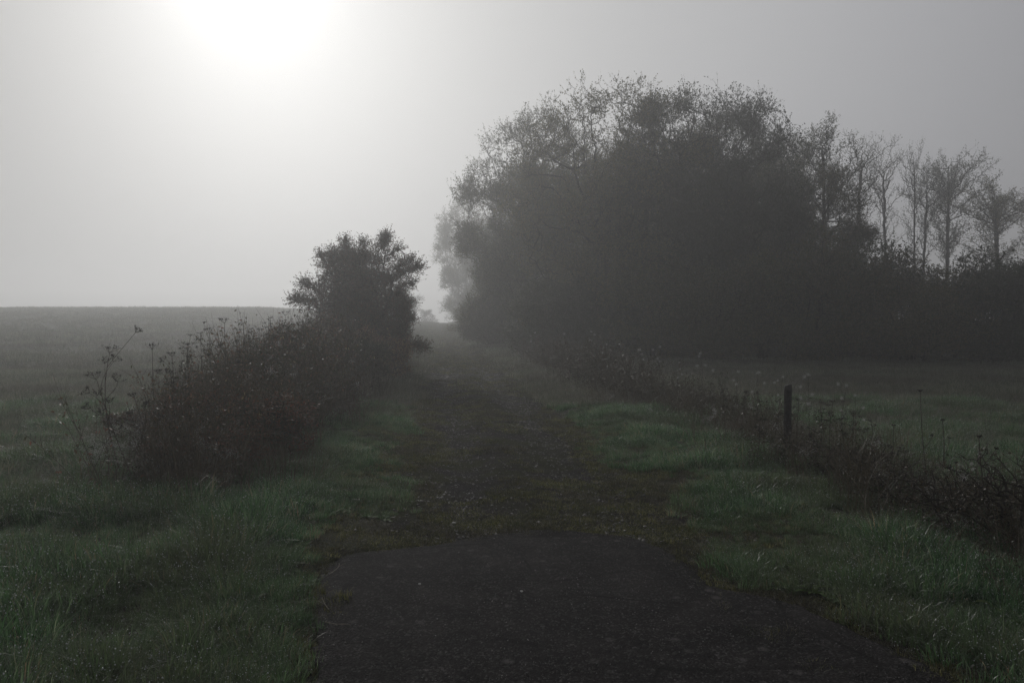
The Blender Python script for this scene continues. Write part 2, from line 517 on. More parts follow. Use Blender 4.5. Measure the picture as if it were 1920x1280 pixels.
def woody(pts, trunk, tip=0.005, ex=2.3, bf=0.35, jit=0.07, k=4, rmax=0.4, zs=1.0, seed=1):
    r = np.random.default_rng(seed)
    P, par = grow(pts, trunk, bf, zs)
    n = len(P)
    cnt = np.full(n, tip ** ex)
    PLo = np.arange(n)[::-1]
    for i in PLo:
        if par[i] >= 0: cnt[par[i]] += cnt[i]
    R = np.minimum(cnt ** (1 / ex), rmax)
    i = np.where(par >= 0)[0]
    a, b = P[par[i]], P[i]
    ra = np.minimum(R[par[i]], R[i] * 1.5 + 0.002); rb = R[i]
    d = b - a; ln = np.linalg.norm(d, axis=1, keepdims=True)
    m1 = a + d * 0.33 + r.normal(size=a.shape) * ln * jit + np.array([0, 0, 1]) * ln * 0.03
    m2 = a + d * 0.67 + r.normal(size=a.shape) * ln * jit + np.array([0, 0, 1]) * ln * 0.04
    p0 = np.concatenate([a, m1, m2]); p1 = np.concatenate([m1, m2, b])
    r0 = np.concatenate([ra, ra * .67 + rb * .33, ra * .33 + rb * .67]); r1 = np.concatenate([ra * .67 + rb * .33, ra * .33 + rb * .67, rb])
    big = r0 > 0.03
    parts = []
    if big.any(): parts.append(tubes(p0[big], p1[big] + (p1[big] - p0[big]) * 0.04, r0[big], r1[big], 7))
    if (~big).any(): parts.append(tubes(p0[~big], p1[~big], r0[~big], r1[~big], 3))
    tipdir = np.zeros_like(P); tipdir[i] = d / (ln + 1e-9)
    ntr = sum(len(t) for t in trunk)
    return parts, P[ntr:], tipdir[ntr:]


def foliage(P, D, m, tl, nl, ls, seed=2, up=0.25, droop=0.3, dens=None, asp=0.6):
    """twiglets at nodes with leaves along them"""
    r = np.random.default_rng(seed)
    n = len(P)
    reps = np.full(n, m) if dens is None else r.poisson(np.clip(dens, 0, 4) * m)
    idx = np.repeat(np.arange(n), reps)
    p = P[idx]; d = D[idx] * 0.8 + r.normal(size=(len(idx), 3)) * 0.75 + np.array([0, 0, up])
    d /= np.linalg.norm(d, axis=1, keepdims=True)
    ln = tl * r.uniform(0.5, 1.3, (len(idx), 1))
    e = p + d * ln
    mid = p + d * ln * 0.5 + r.normal(size=p.shape) * ln * 0.08
    tw = [tubes(p, mid, 0.0035, 0.0025, 3), tubes(mid, e, 0.0025, 0.001, 3)]
    li = np.repeat(np.arange(len(idx)), nl)
    t = r.uniform(0.15, 1.08, (len(li), 1))
    pos = np.where(t < 0.5, p[li] + (mid - p)[li] * t * 2, mid[li] + (e - mid)[li] * (t - 0.5) * 2)
    ld = d[li] * 0.6 + r.normal(size=pos.shape) * 0.8; ld[:, 2] -= droop
    lv = leaves(pos, ls, dirs=ld, asp=asp, r=r)
    return tw, lv


def lobes(c, rx, ry, rz, nl, lr, n, seed, zmin=0.3, shell=0.6):
    """points in clumped lobes spread through an ellipsoid"""
    r = np.random.default_rng(seed)
    out = []
    u = r.normal(size=(nl, 3)); u /= np.linalg.norm(u, axis=1, keepdims=True)
    rr = r.uniform(shell, 1.0, (nl, 1)) ** 0.8
    inner = r.random((nl, 1)) < 0.25
    rr = np.where(inner, rr * 0.5, rr)
    cen = np.array(c) + u * rr * np.array([rx, ry, rz])
    w = r.uniform(0.6, 1.4, nl); w /= w.sum()
    k_ = r.choice(nl, n, p=w)
    v = r.normal(size=(n, 3)); v /= np.linalg.norm(v, axis=1, keepdims=True)
    q = cen[k_] + v * (r.random((n, 1)) ** 0.45) * lr * r.uniform(0.8, 1.2, nl)[k_][:, None] * np.array([1, 1, 0.8])
    return q[q[:, 2] > zmin]


def make_plant(name, wood, tw, lv, wood_m, leaf_m, loc=(0, 0, 0)):
    t = empty(name, loc)
    v, f = join(wood)
    obj('trunk', mesh('trunk', v, f, wood_m, True), t)
    v1, f1 = join(tw); v2, f2 = lv
    nt_ = sum(len(a) for a in f1)
    vv = np.concatenate([v1, v2]); ff = [a for a in f1] + [f2 + len(v1)]
    mi = np.concatenate([np.zeros(nt_), np.ones(len(f2))])
    # twig quads and leaf quads share width: keep order by passing separately
    tag(obj('crown', mesh('crown', vv, ff, [twig_m, leaf_m], False, mi), t), kind='stuff')
    return t


def bent_stem(x, y, h, lean=(0, 0), n=7, seed=0, wob=0.12):
    r = np.random.default_rng(seed)
    out = []
    w = np.zeros(2)
    for i in range(n):
        t = i / (n - 1)
        w = w + r.normal(size=2) * wob * (i > 0)
        out.append((x + lean[0] * t ** 1.3 + w[0], y + lean[1] * t ** 1.3 + w[1], h * t - (0.2 if i == 0 else 0)))
    return out


# ---- prototypes
def proto_broad(seed, leafm, n=2300, nl=8, airy=1.0, H=11.0, rx=4.4, name='broadleaf_tree'):
    r = np.random.default_rng(seed)
    top = lobes((0, 0, H * 0.56), rx, rx * 0.9, H * 0.42, 150, 0.75, n, seed, shell=0.82)
    core_ = lobes((0, 0, H * 0.50), rx * 0.7, rx * 0.6, H * 0.36, 30, 1.2, int(n * 0.3), seed + 3, shell=0.1)
    low = lobes((0, 0, H * 0.22), rx * 0.98, rx * 0.85, H * 0.20, 24, 1.0, int(n * 0.4), seed + 1)
    pts = np.concatenate([top, core_, low])
    tr = [bent_stem(r.uniform(-.5, .5), r.uniform(-.5, .5), H * 0.66, (r.uniform(-2.2, 2.2), r.uniform(-1.5, 1.5)), 8, seed + i) for i in range(5)]
    wood, P, D = woody(pts, tr, 0.0052, 2.35, seed=seed)
    z = P[:, 2] / H
    clump = fbm(P[:, 0] * 0.7 + P[:, 1] * 0.4 + seed, P[:, 2] * 0.7, seed)
    dens = np.clip(1.7 - 1.25 * sstep(0.42, 0.95, z) * airy, 0.3, 2) * (0.72 + 0.56 * sstep(0.35, 0.65, clump))
    tw, lv = foliage(P, D, 5, 0.5, nl, 0.066, seed, dens=dens)
    return make_plant(name, wood, tw, lv, bark, leafm)


def proto_slim(seed, H=10.0, rx=1.5, nb=30, nl=4, leafs=0.07, stems=1, z0=0.35, name='slender_tree', m=2, flat=0.0):
    """pole tree: upswept branches along one or more near-straight stems"""
    r = np.random.default_rng(seed)
    tr = [bent_stem(r.uniform(-.25, .25) * (stems > 1), r.uniform(-.2, .2) * (stems > 1), H * r.uniform(0.9, 0.98), (r.uniform(-.5, .5), 0), 16, seed + i, 0.016) for i in range(stems)]
    pts = []
    for i in range(nb):
        t = r.random() ** 0.85
        T_ = tr[i % stems]
        zb = H * (z0 + (0.93 - z0) * t)
        b0 = np.array([np.interp(zb, [q[2] for q in T_], [q[c] for q in T_]) for c in (0, 1)] + [zb])
        a = r.uniform(0, 6.283)
        ln = rx * (0.35 + 0.85 * math.sin(math.pi * (0.12 + 0.76 * t)) + 0.25 * flat) * r.uniform(0.35, 1.3)
        el = math.radians(r.uniform(38, 66) - 18 * flat)
        d = np.array([math.cos(a) * math.cos(el), math.sin(a) * math.cos(el), math.sin(el)])
        k_ = max(4, int(ln / 0.16))
        for j in range(1, k_ + 1):
            u = j / k_
            c = b0 + d * ln * u + np.array([0, 0, -0.12 * ln * u * u]) + r.normal(size=3) * 0.03
            pts.append(c)
            if j > 1:
                for _ in range(2):
                    pts.append(c + (d * 0.5 + r.normal(size=3) * 0.6 + np.array([0, 0, .3])) * r.uniform(.15, .4) * (1.15 - 0.5 * u))
    pts = np.array(pts)
    wood, P, D = woody(pts, tr, 0.0042, 2.2, bf=0.12, seed=seed, jit=0.04, zs=0.9, rmax=0.075)
    tw, lv = foliage(P, D, m, 0.3, nl, leafs, seed, up=0.6)
    return make_plant(name, wood, tw, lv, bark, leaf_tree)


def proto_shrub(seed, H=4.5, rx=2.4, n=1300, nl=9, leafm=None, ls=0.075, name='wood_edge_shrub', lr=0.75, m=4, tl=0.42, stems=5):
    r = np.random.default_rng(seed)
    pts = np.concatenate([lobes((0, 0, H * 0.5), rx, rx, H * 0.42, 26, lr, n, seed, 0.12, 0.45),
                          lobes((0, 0, H * 0.18), rx, rx, H * 0.16, 14, lr, n // 3, seed + 5, 0.05, 0.5)])
    tr = [bent_stem(r.uniform(-.3, .3), r.uniform(-.3, .3), H * r.uniform(0.5, 0.85), (r.uniform(-1, 1) * rx * 0.5, r.uniform(-1, 1) * rx * .5), 6, seed + i, 0.06) for i in range(stems)]
    wood, P, D = woody(pts, tr, 0.004, 2.4, seed=seed)
    tw, lv = foliage(P, D, m, tl, nl, ls, seed, up=0.15)
    return make_plant(name, wood, tw, lv, twig_m, leafm or leaf_dark)


def px(pxx, d):
    return (pxx - 960.0) / FPX * d


def put(o, pxx, d, rz=0.0, sc=1.0, label=None, cat='tree', group=None, sink=0.05):
    x = px(pxx, d); z = float(terrain(x, d)) - sink
    o.location = (x, d, z); o.rotation_euler = (0, 0, rz)
    o.scale = sc if isinstance(sc, tuple) else (sc, sc, sc)
    if label: o['label'] = label
    o['category'] = cat
    if group: o['group'] = group
    return o


def place(proto, spots, cat, group, far=1.0):
    for i, (pxx, d, rz, sc, label) in enumerate(spots):
        if far != 1.0: d = d * far; sc = tuple(q * far for q in (sc if isinstance(sc, tuple) else (sc,) * 3))
        o = proto if i == 0 else copy_tree(proto)
        put(o, pxx, d, rz, sc, label, cat, group)


# ---- the wood on the right
T1 = proto_broad(11, leaf_tree, 3200, 9, 1.0, 11.0, 4.4)
T2 = proto_broad(23, leaf_dark, 2900, 8, 0.82, 10.2, 4.0)
GW = 'broadleaf trees massed along the right side of the path'
place(T1, [(1165, 34, 0.4, (1.15, 1.0, 1.12), 'tallest rounded broadleaf tree at the middle of the big clump right of the path'),
           (1008, 42, 2.2, (1.2, 1.05, 1.2), 'leafy broadleaf tree leaning over the path at the left flank of the clump'),
           (1365, 50, 4.0, (0.95, 0.95, 1.4), 'paler airy broadleaf tree peeping over the dark crown behind the clump'),
           (905, 92, 1.0, (1.35, 1.35, 1.55), 'pale fog-veiled tree overhanging the far path behind the big clump'),
           (1080, 58, 5.2, (1.0, 1.0, 0.8), 'tree hidden deep behind the left half of the big clump')], 'tree', GW)
place(T2, [(1318, 33, 0.0, (1.05, 1.0, 1.19), 'densest dark broadleaf tree right of the tallest rounded one'),
           (1475, 36, 2.0, (0.9, 0.9, 0.92), 'dark broadleaf tree sloping down to the right end of the clump'),
           (1240, 46, 3.6, (1.0, 1.0, 0.85), 'broadleaf tree filling the back of the clump behind the densest dark one')], 'tree', GW)
S1 = proto_shrub(31, 4.7, 2.5, 1300)
S2 = proto_shrub(37, 4.2, 2.6, 1200, leafm=leaf_tree)
GS = 'shrubs along the foot of the wood'
place(S1, [(930, 41, 0.0, (0.75, 0.75, 0.72), 'rounded shrub at the foot of the leaning tree beside the path'),
           (1130, 31, 1.3, (1.0, 1.0, 0.85), 'bushy shrub below the tallest rounded tree'),
           (1330, 29, 2.9, (1.05, 1.0, 0.95), 'dark shrub below the densest dark tree'),
           (1520, 28.5, 4.4, (1.0, 1.0, 1.18), 'tall dark shrub below the slender poles at the clump end'),
           (1700, 28, 0.9, (1.1, 1.0, 0.98), 'dark shrub in front of the thin leaning pole tree'),
           (1895, 27.5, 2.1, (1.1, 1.0, 1.0), 'last dark shrub of the wood edge, cut by the right border'),
           (2080, 29, 5.1, 1.1, 'dark shrub continuing the wood edge past the right border')], 'shrub', GS)
place(S2, [(1030, 33, 0.6, (0.9, 0.9, 0.9), 'olive shrub beneath the left flank tree, standing behind the white seed heads'),
           (1230, 30, 2.4, (1.1, 1, 1.0), 'olive shrub between the two broad crowns of the clump'),
           (1430, 29, 3.3, (1.0, 1, 1.1), 'olive shrub under the gap right of the densest dark tree'),
           (1610, 29.5, 5.0, (1.1, 1, 1.22), 'olive shrub stepping down toward the thin poles'),
           (1800, 29, 1.9, (1.15, 1, 0.97), 'olive shrub under the airy round-headed tree'),
           (1990, 31, 4.1, (1.2, 1, 1.15), 'olive shrub just past the right border below the last tree'),
           (880, 56, 2.2, (0.7, 0.7, 0.6), 'small pale shrub where the path passes the wood')], 'shrub', GS)
P1 = proto_slim(41, 10.8, 2.2, 60, 4, 0.07, z0=0.3, m=2)
P2 = proto_slim(43, 10.2, 2.0, 40, 1, 0.06, z0=0.38, m=1)
P3 = proto_slim(48, 10.4, 2.2, 60, 3, 0.07, stems=2, z0=0.36, name='round_headed_tree', m=2, flat=0.25)
GP = 'slender half-bare trees rising above the wood edge'
place(P1, [(1440, 40, 0.2, (1.0, 1.0, 1.07), 'slender leafy pole tree nearest the dark crown'),
           (1548, 37, 1.9, (1.0, 1.0, 1.04), 'tallest slender pole tree with tufts of leaves to its tip'),
           (1500, 43, 3.0, (0.9, 0.9, 1.10), 'slender pole tree left of the tallest pole, half behind it')], 'tree', GP)
place(P2, [(1603, 38, 0.0, (1.0, 1.0, 1.0), 'nearly bare slender tree just right of the tallest pole'),
           (1660, 42, 2.4, (0.95, 0.95, 1.03), 'thin bare tree with fine upswept twigs standing alone in the gap'),
           (1712, 40, 4.0, (0.55, 0.55, 1.0), 'thinnest leaning pole with hardly any twigs'),
           (1728, 41, 5.1, (0.9, 0.9, 0.9), 'thin forked tree close beside the thinnest leaning pole')], 'tree', GP, 1.25)
place(P3, [(1775, 41, 0.5, (0.95, 0.95, 0.97), 'airy round-headed tree with clear double trunk'),
           (1872, 38, 2.2, (1.0, 1.0, 0.77), 'low round-headed tree near the right border'),
           (1955, 42, 4.2, (1.1, 1.1, 0.8), 'round-headed tree just outside the right border')], 'tree', GP, 1.25)
# far things in the fog at the end of the path
FS = proto_shrub(53, 5.0, 3.2, 700, 6, name='distant_shrub')
place(FS, [(765, 112, 0, (0.9, 0.9, 0.9), 'faint pale shrub in the fog left of where the path ends'),
           (735, 78, 1.5, (0.8, 0.8, 0.9), 'misty shrub half hidden behind the hawthorn bush'),
           (800, 121, 3.0, (0.6, 0.6, 0.5), 'faintest shrub at the very end of the path'),
           (868, 120, 4.5, (1.0, 1.0, 1.3), 'pale shrub right of the far end of the path')], 'shrub', 'shrubs fading into the fog')

# ---- hawthorn bush left of the path
def proto_haw():
    r = np.random.default_rng(61)
    def sprig(p0, p1, n, w):
        t = r.random((n, 1)); p0 = np.array(p0); p1 = np.array(p1)
        return p0 + (p1 - p0) * t + np.array([0, 0, 0.12]) * np.sin(np.pi * t) + r.normal(size=(n, 3)) * w * (1.15 - t)
    pts = np.concatenate([
        lobes((0.1, 0, 2.1), 1.4, 1.3, 1.35, 70, 0.36, 1500, 61, 0.25, 0.45),
        lobes((0.1, 0, 0.9), 1.6, 1.4, 0.95, 40, 0.42, 1100, 62, 0.1, 0.4), lobes((1.25, 0, 1.7), 0.4, 0.5, 0.9, 10, 0.3, 260, 68, 0.1, 0.2),
        lobes((-0.25, 0, 3.25), 0.8, 0.7, 0.5, 22, 0.22, 300, 63, 0.5, 0.3),
        sprig((0.6, 0, 3.1), (1.0, 0.1, 4.15), 90, 0.12), sprig((0.7, 0, 3.0), (1.35, 0.1, 3.75), 50, 0.09),
        sprig((1.0, 0, 2.6), (2.05, 0, 3.15), 90, 0.12), sprig((1.0, 0, 2.7), (1.85, -.2, 3.4), 60, 0.09), sprig((1.1, 0, 2.2), (1.95, .2, 2.7), 50, 0.10),
        sprig((-1.0, 0, 1.7), (-2.15, 0, 2.15), 90, 0.12), sprig((-1.0, 0, 2.1), (-1.75, 0, 2.65), 60, 0.10), sprig((-0.8, 0, 2.8), (-1.2, 0, 3.6), 50, .1),
        sprig((-0.3, 0, 3.5), (-0.35, 0, 4.0), 30, 0.08), sprig((0.2, 0, 3.4), (0.25, 0, 3.95), 30, 0.08),
        sprig((1.2, -0.4, 0.5), (2.35, -0.5, 0.62), 80, 0.10), sprig((1.3, -0.3, 1.2), (1.95, -0.4, 1.5), 50, 0.10)])
    tr = [bent_stem(r.uniform(-.3, .3), r.uniform(-.3, .3), 2.3, (r.uniform(-1, 1), r.uniform(-.6, .6)), 6, 70 + i, 0.05) for i in range(5)]
    wood, P, D = woody(pts, tr, 0.0035, 2.4, seed=6, jit=0.1)
    tw, lv = foliage(P, D, 5, 0.32, 8, 0.045, 8, up=0.2)
    return make_plant('hawthorn_bush', wood, tw, lv, twig_m, leaf_haw)


HB = proto_haw()
put(HB, 668, 22.5, 0, (0.93, 0.93, 0.95), 'tall dense bush with ragged twigs standing alone left of the path', 'bush', sink=0.1)

# ---- brambles and tangle of the left thicket
B1 = proto_shrub(81, 1.35, 1.0, 1100, 5, leafm=leaf_bram, ls=0.042, name='bramble_bush', lr=0.28, m=5, tl=0.16, stems=9)
B2 = proto_shrub(83, 1.2, 1.1, 1000, 4, leafm=leaf_haw, ls=0.038, name='low_bush', lr=0.25, m=5, tl=0.16, stems=9)
GB = 'brambles crowding the left bank'
place(B1, [(590, 18.0, 0.3, (1.0, 0.9, 1.0), 'reddish bramble right at the foot of the tall bush'),
           (560, 14.5, 1.8, (0.8, 0.8, 0.95), 'tallest red-brown bramble of the middle of the left bank'),
           (500, 11.3, 3.3, (0.7, 0.75, 0.72), 'russet bramble beneath the leafy dark stalks'),
           (420, 9.0, 5.2, (0.65, 0.65, 0.5), 'sprawling red-stemmed bramble near the front of the left bank'),
           (700, 19.0, 2.5, (0.9, 0.9, 1.0), 'low bramble spilling toward the path in front of the tall bush')], 'bramble', GB)
place(B2, [(640, 15.5, 0.9, (0.8, 0.8, 0.9), 'olive bush on the path side of the tallest bramble'),
           (590, 11.8, 2.9, (0.65, 0.65, 0.6), 'dark low bush bordering the grass verge left of the path'),
           (470, 8.2, 4.1, (0.75, 0.75, 0.55), 'dark tangle of twigs at the front of the bank facing the verge'),
           (310, 8.6, 0.2, (0.6, 0.6, 0.36), 'low spreading bush under the left dead umbels'),
           (365, 7.3, 1.2, (0.55, 0.55, 0.34), 'nearest low bush with pale fluffy tufts in it'),
           (530, 9.8, 5.5, (0.6, 0.6, 0.5), 'leafy low bush midway along the bank near the verge')], 'bush', GB)


# ------------------------------------------------------------------ grass and small scatter protos (kept out of the scene, used as instances)
def blades(n, R, h, w, lean, seed, seg=3, hv=0.35):
    r = np.random.default_rng(seed)
    a = r.uniform(0, 2 * np.pi, n); q = R * np.sqrt(r.random(n))
    base = np.stack([q * np.cos(a), q * np.sin(a), np.full(n, -0.015)], 1)
    hh = h * r.uniform(1 - hv, 1 + hv, n)
    la = r.uniform(0, 2 * np.pi, n); ld = np.stack([np.cos(la), np.sin(la)], 1) * 0.7 + np.stack([np.cos(a), np.sin(a)], 1) * (q / R)[:, None]
    le = lean * r.uniform(0.2, 1.3, n)
    sd = np.stack([-np.sin(la), np.cos(la), np.zeros(n)], 1)
    vs = []
    for i in range(seg + 1):
        t = i / seg
        c = base.copy()
        c[:, :2] += ld * (le * hh * t ** 2)[:, None]
        c[:, 2] += hh * (t - 0.32 * np.clip(le, 0, 1.6) * t ** 2.5)
        ww = w * (1 - t ** 1.6) * 0.5
        if i < seg: vs += [c - sd * ww, c + sd * ww]
        else: vs += [c]
    m = 2 * seg + 1
    v = np.stack(vs, 1).reshape(-1, 3)
    o = (np.arange(n) * m)[:, None]
    qs = [o + np.array([[2 * i, 2 * i + 1, 2 * i + 3, 2 * i + 2]]) for i in range(seg - 1)]
    tr = o + np.array([[2 * seg - 2, 2 * seg - 1, 2 * seg]])
    tips = v.reshape(n, m, 3)[:, -1]
    return v, [np.concatenate(qs), tr], tips


OCT = np.array([[1, 0, 0], [-1, 0, 0], [0, 1, 0], [0, -1, 0], [0, 0, 1], [0, 0, -1]], float)
OCF = np.array([[0, 2, 4], [2, 1, 4], [1, 3, 4], [3, 0, 4], [2, 0, 5], [1, 2, 5], [3, 1, 5], [0, 3, 5]])


def octs(pos, s):
    n = len(pos); s = np.broadcast_to(s, (n,))
    v = (pos[:, None, :] + OCT[None] * s[:, None, None]).reshape(-1, 3)
    return v, (OCF[None] + (np.arange(n) * 6)[:, None, None]).reshape(-1, 3)


def proto(name, v, f, mats, midx=None, smooth=False):
    return bpy.data.objects.new(name, mesh(name, v, f, mats, smooth, midx))


def tuft(name, n, R, h, w, lean, seed, mat, seg=3, dew=0):
    v, f, tips = blades(n, R, h, w, lean, seed, seg)
    nf = sum(len(a) for a in f)
    if dew:
        r = np.random.default_rng(seed)
        t = tips[r.choice(n, dew, replace=False)]
        v2, f2 = octs(t - np.array([0, 0, 0.004]), r.uniform(0.0014, 0.0030, dew))
        f = f + [f2 + len(v)]; v = np.concatenate([v, v2])
        return proto(name, v, [f[0], np.concatenate([f[1], f[2]])], [mat, dew_m], np.concatenate([np.zeros(nf), np.ones(len(f2))]))
    return proto(name, v, f, [mat])


def scatter(name, pts, rot, scl, idx, protos, kind='stuff', parent=None):
    me = bpy.data.meshes.new(name)
    n = len(pts)
    me.vertices.add(n); me.vertices.foreach_set('co', np.ascontiguousarray(pts, np.float32).ravel())
    a = me.attributes.new('irot', 'FLOAT_VECTOR', 'POINT'); a.data.foreach_set('vector', np.ascontiguousarray(rot, np.float32).ravel())
    a = me.attributes.new('iscl', 'FLOAT_VECTOR', 'POINT'); a.data.foreach_set('vector', np.ascontiguousarray(scl, np.float32).ravel())
    a = me.attributes.new('iidx', 'INT', 'POINT'); a.data.foreach_set('value', np.ascontiguousarray(idx, np.int32))
    o = obj(name, me, parent)
    g = bpy.data.node_groups.new(name, 'GeometryNodeTree')
    g.interface.new_socket('Geometry', in_out='INPUT', socket_type='NodeSocketGeometry')
    g.interface.new_socket('Geometry', in_out='OUTPUT', socket_type='NodeSocketGeometry')
    gi = g.nodes.new('NodeGroupInput'); go = g.nodes.new('NodeGroupOutput')
    iop = g.nodes.new('GeometryNodeInstanceOnPoints')
    g.links.new(gi.outputs[0], iop.inputs['Points'])
    jn = g.nodes.new('GeometryNodeJoinGeometry')
    for p_ in reversed(protos):
        oi = g.nodes.new('GeometryNodeObjectInfo'); oi.inputs['Object'].default_value = p_; oi.inputs['As Instance'].default_value = True
        g.links.new(oi.outputs['Geometry'], jn.inputs[0])
    g.links.new(jn.outputs[0], iop.inputs['Instance'])
    iop.inputs['Pick Instance'].default_value = True
    def attr(nm, ty):
        x = g.nodes.new('GeometryNodeInputNamedAttribute'); x.data_type = ty; x.inputs['Name'].default_value = nm
        return [s for s in x.outputs if s.enabled and s.name == 'Attribute'][0]
    g.links.new(attr('iidx', 'INT'), iop.inputs['Instance Index'])
    e2r = g.nodes.new('FunctionNodeEulerToRotation'); g.links.new(attr('irot', 'FLOAT_VECTOR'), e2r.inputs[0])
    g.links.new(e2r.outputs[0], iop.inputs['Rotation'])
    g.links.new(attr('iscl', 'FLOAT_VECTOR'), iop.inputs['Scale'])
    g.links.new(iop.outputs[0], go.inputs[0])
    md = o.modifiers.new('scatter', 'NODES'); md.node_group = g
    o['kind'] = kind
    return o


def in_view(x, y, m=0.06):
    return (np.abs(x) < y * (960 / FPX + m) + 0.8)


def sample(n, x0, x1, y0, y1, dens, r=rng, ypow=1.0):
    """rejection sampling; dens(x, y) in 0..1"""
    t = r.random(n)
    y = y0 + (y1 - y0) * t ** ypow
    x = r.uniform(x0, x1, n)
    k_ = (r.random(n) < dens(x, y)) & in_view(x, y)
    return x[k_], y[k_]


def do_scatter(name, x, y, smin, smax, protos, idx=None, tilt=0.12, r=rng, zoff=0.0, label=None, zs=(0.8, 1.25), cat=None):
    n = len(x)
    z = terrain(x, y) + zoff
    s = r.uniform(smin, smax, n) if np.isscalar(smin) else smin * r.uniform(0.8, 1.2, n)
    rot = np.stack([r.normal(size=n) * tilt, r.normal(size=n) * tilt, r.uniform(0, 6.283, n)], 1)
    scl = np.stack([s, s, s * r.uniform(*zs, n)], 1)
    if idx is None: idx = r.integers(0, len(protos), n)
    o = scatter(name, np.stack([x, y, z], 1), rot, scl, idx, protos)
    if label: o['label'] = label
    if cat: o['category'] = cat
    return o


gr = [tuft('g%d' % i, 78, 0.10, h, 0.0050, le, 100 + i, grass_m, 3, 8) for i, (h, le) in enumerate([(0.085, 0.6), (0.10, 0.8), (0.07, 0.55), (0.12, 0.9)])]
grl = [tuft('gl%d' % i, 20, 0.10, h, 0.0036, le, 120 + i, grass_m, 5, 3) for i, (h, le) in enumerate([(0.17, 0.8), (0.21, 0.7), (0.15, 1.0)])]
grf = [tuft('gf%d' % i, 44, 0.22, h, 0.009, le, 140 + i, field_m, 2) for i, (h, le) in enumerate([(0.13, 0.7), (0.18, 0.9), (0.11, 0.6)])]
dry = [tuft('gd%d' % i, 26, 0.14, h, 0.0045, le, 160 + i, dry_m, 4) for i, (h, le) in enumerate([(0.38, 0.9), (0.5, 0.7), (0.3, 1.2)])]
mos = [tuft('gm%d' % i, 70, 0.075, h, 0.0040, le, 180 + i, moss_m, 2, 1) for i, (h, le) in enumerate([(0.022, 0.9), (0.034, 0.8), (0.016, 1.2)])]
st = []
for i in range(3):
    r = np.random.default_rng(200 + i)
    v = OCT * np.array([1, 0.8, 0.5]) * r.uniform(0.7, 1.1, (6, 3))
    # one subdivision for a pebble
    mids = {}; vv = [tuple(q) for q in v]; ff = []
    def mid(a, b):
        key = (min(a, b), max(a, b))
        if key not in mids:
            q = (np.array(vv[a]) + np.array(vv[b])) / 2; q = q / np.linalg.norm(q) * (np.linalg.norm(vv[a]) + np.linalg.norm(vv[b])) / 2 * r.uniform(0.85, 1.05)
            mids[key] = len(vv); vv.append(tuple(q))
        return mids[key]
    for a, b_, c in OCF:
        ab, bc, ca = mid(a, b_), mid(b_, c), mid(c, a)
        ff += [[a, ab, ca], [b_, bc, ab], [c, ca, bc], [ab, bc, ca]]
    st.append(proto('s%d' % i, np.array(vv), np.array(ff), [stone_m]))


def weed(name, n, ls, seed, mat=weed_m):
    r = np.random.default_rng(seed)
    vs = []; q = []
    for i in range(n):
        a = i * 2.4 + r.uniform(-.3, .3); l = ls * r.uniform(0.6, 1.2); w = l * 0.17
        up = r.uniform(0.35, 1.0)
        d = np.array([math.cos(a), math.sin(a), 0]); s = np.array([-math.sin(a), math.cos(a), 0])
        o = len(vs); K = 6
        for j in range(K + 1):
            t = j / K
            c = d * l * t + np.array([0, 0, l * (up * t - 0.75 * up * t * t)])
            ww = w * (math.sin(math.pi * min(1, t * 0.95 + 0.03)) ** 0.7) * (0.75 + 0.35 * (j % 2)) + 0.002
            vs += [c - s * ww + np.array([0, 0, ww * .3]), c, c + s * ww + np.array([0, 0, ww * .3])]
        for j in range(K):
            b0 = o + j * 3
            q += [[b0, b0 + 1, b0 + 4, b0 + 3], [b0 + 1, b0 + 2, b0 + 5, b0 + 4]]
    return proto(name, np.array(vs), np.array(q), [mat])


wd = [weed('w%d' % i, 7 + i, 0.07 + 0.02 * i, 220 + i) for i in range(3)]


# density masks
def pdist(x, y): return x - path_x(y)
def thicket(x, y):
    d_ = pdist(x, y)
    nr_ = 1 - sstep(8, 12, y)
    c = -3.45 + 0.25 * nr_
    w_ = 0.8 - 0.22 * nr_
    return np.exp(-((d_ - c) / w_) ** 2 * 1.2) * sstep(6.0, 7.2, y) * (1 - sstep(25, 28, y))
def rstrip(x, y):
    d_ = pdist(x, y)
    return np.exp(-((d_ - 3.35 - 0.15 * np.sin(y * .7)) / 0.5) ** 2) * sstep(3.5, 4.6, y) * (1 - sstep(29, 34, y))


def d_verge(x, y):
    e = np.abs(pdist(x, y))
    pathy = sstep(1.15, 1.75, e + 0.9 * (fbm(x * 1.4, y * 1.1, 21) - 0.5))
    near = y < 5.9
    am = ~in_asph(x, y, -0.03)
    wedge = np.where(near, sstep(0.0, 0.3, np.maximum((asph_l(np.minimum(y, 5.0)) + 0.03 - x) * 1.6, x - asph_r(np.minimum(y, 5.0)) - 0.12) - 0.35 * (fbm(x * 2, y * 2, 8) - 0.5)), 1.0)
    wedge = np.where(near & (np.abs(x) < 1.4) & (y > 5.0), 0.0, wedge)
    return pathy ** np.where(near, 0.0, 1.0) * wedge * am * (1 - 0.75 * np.minimum(1, thicket(x, y) + rstrip(x, y)))


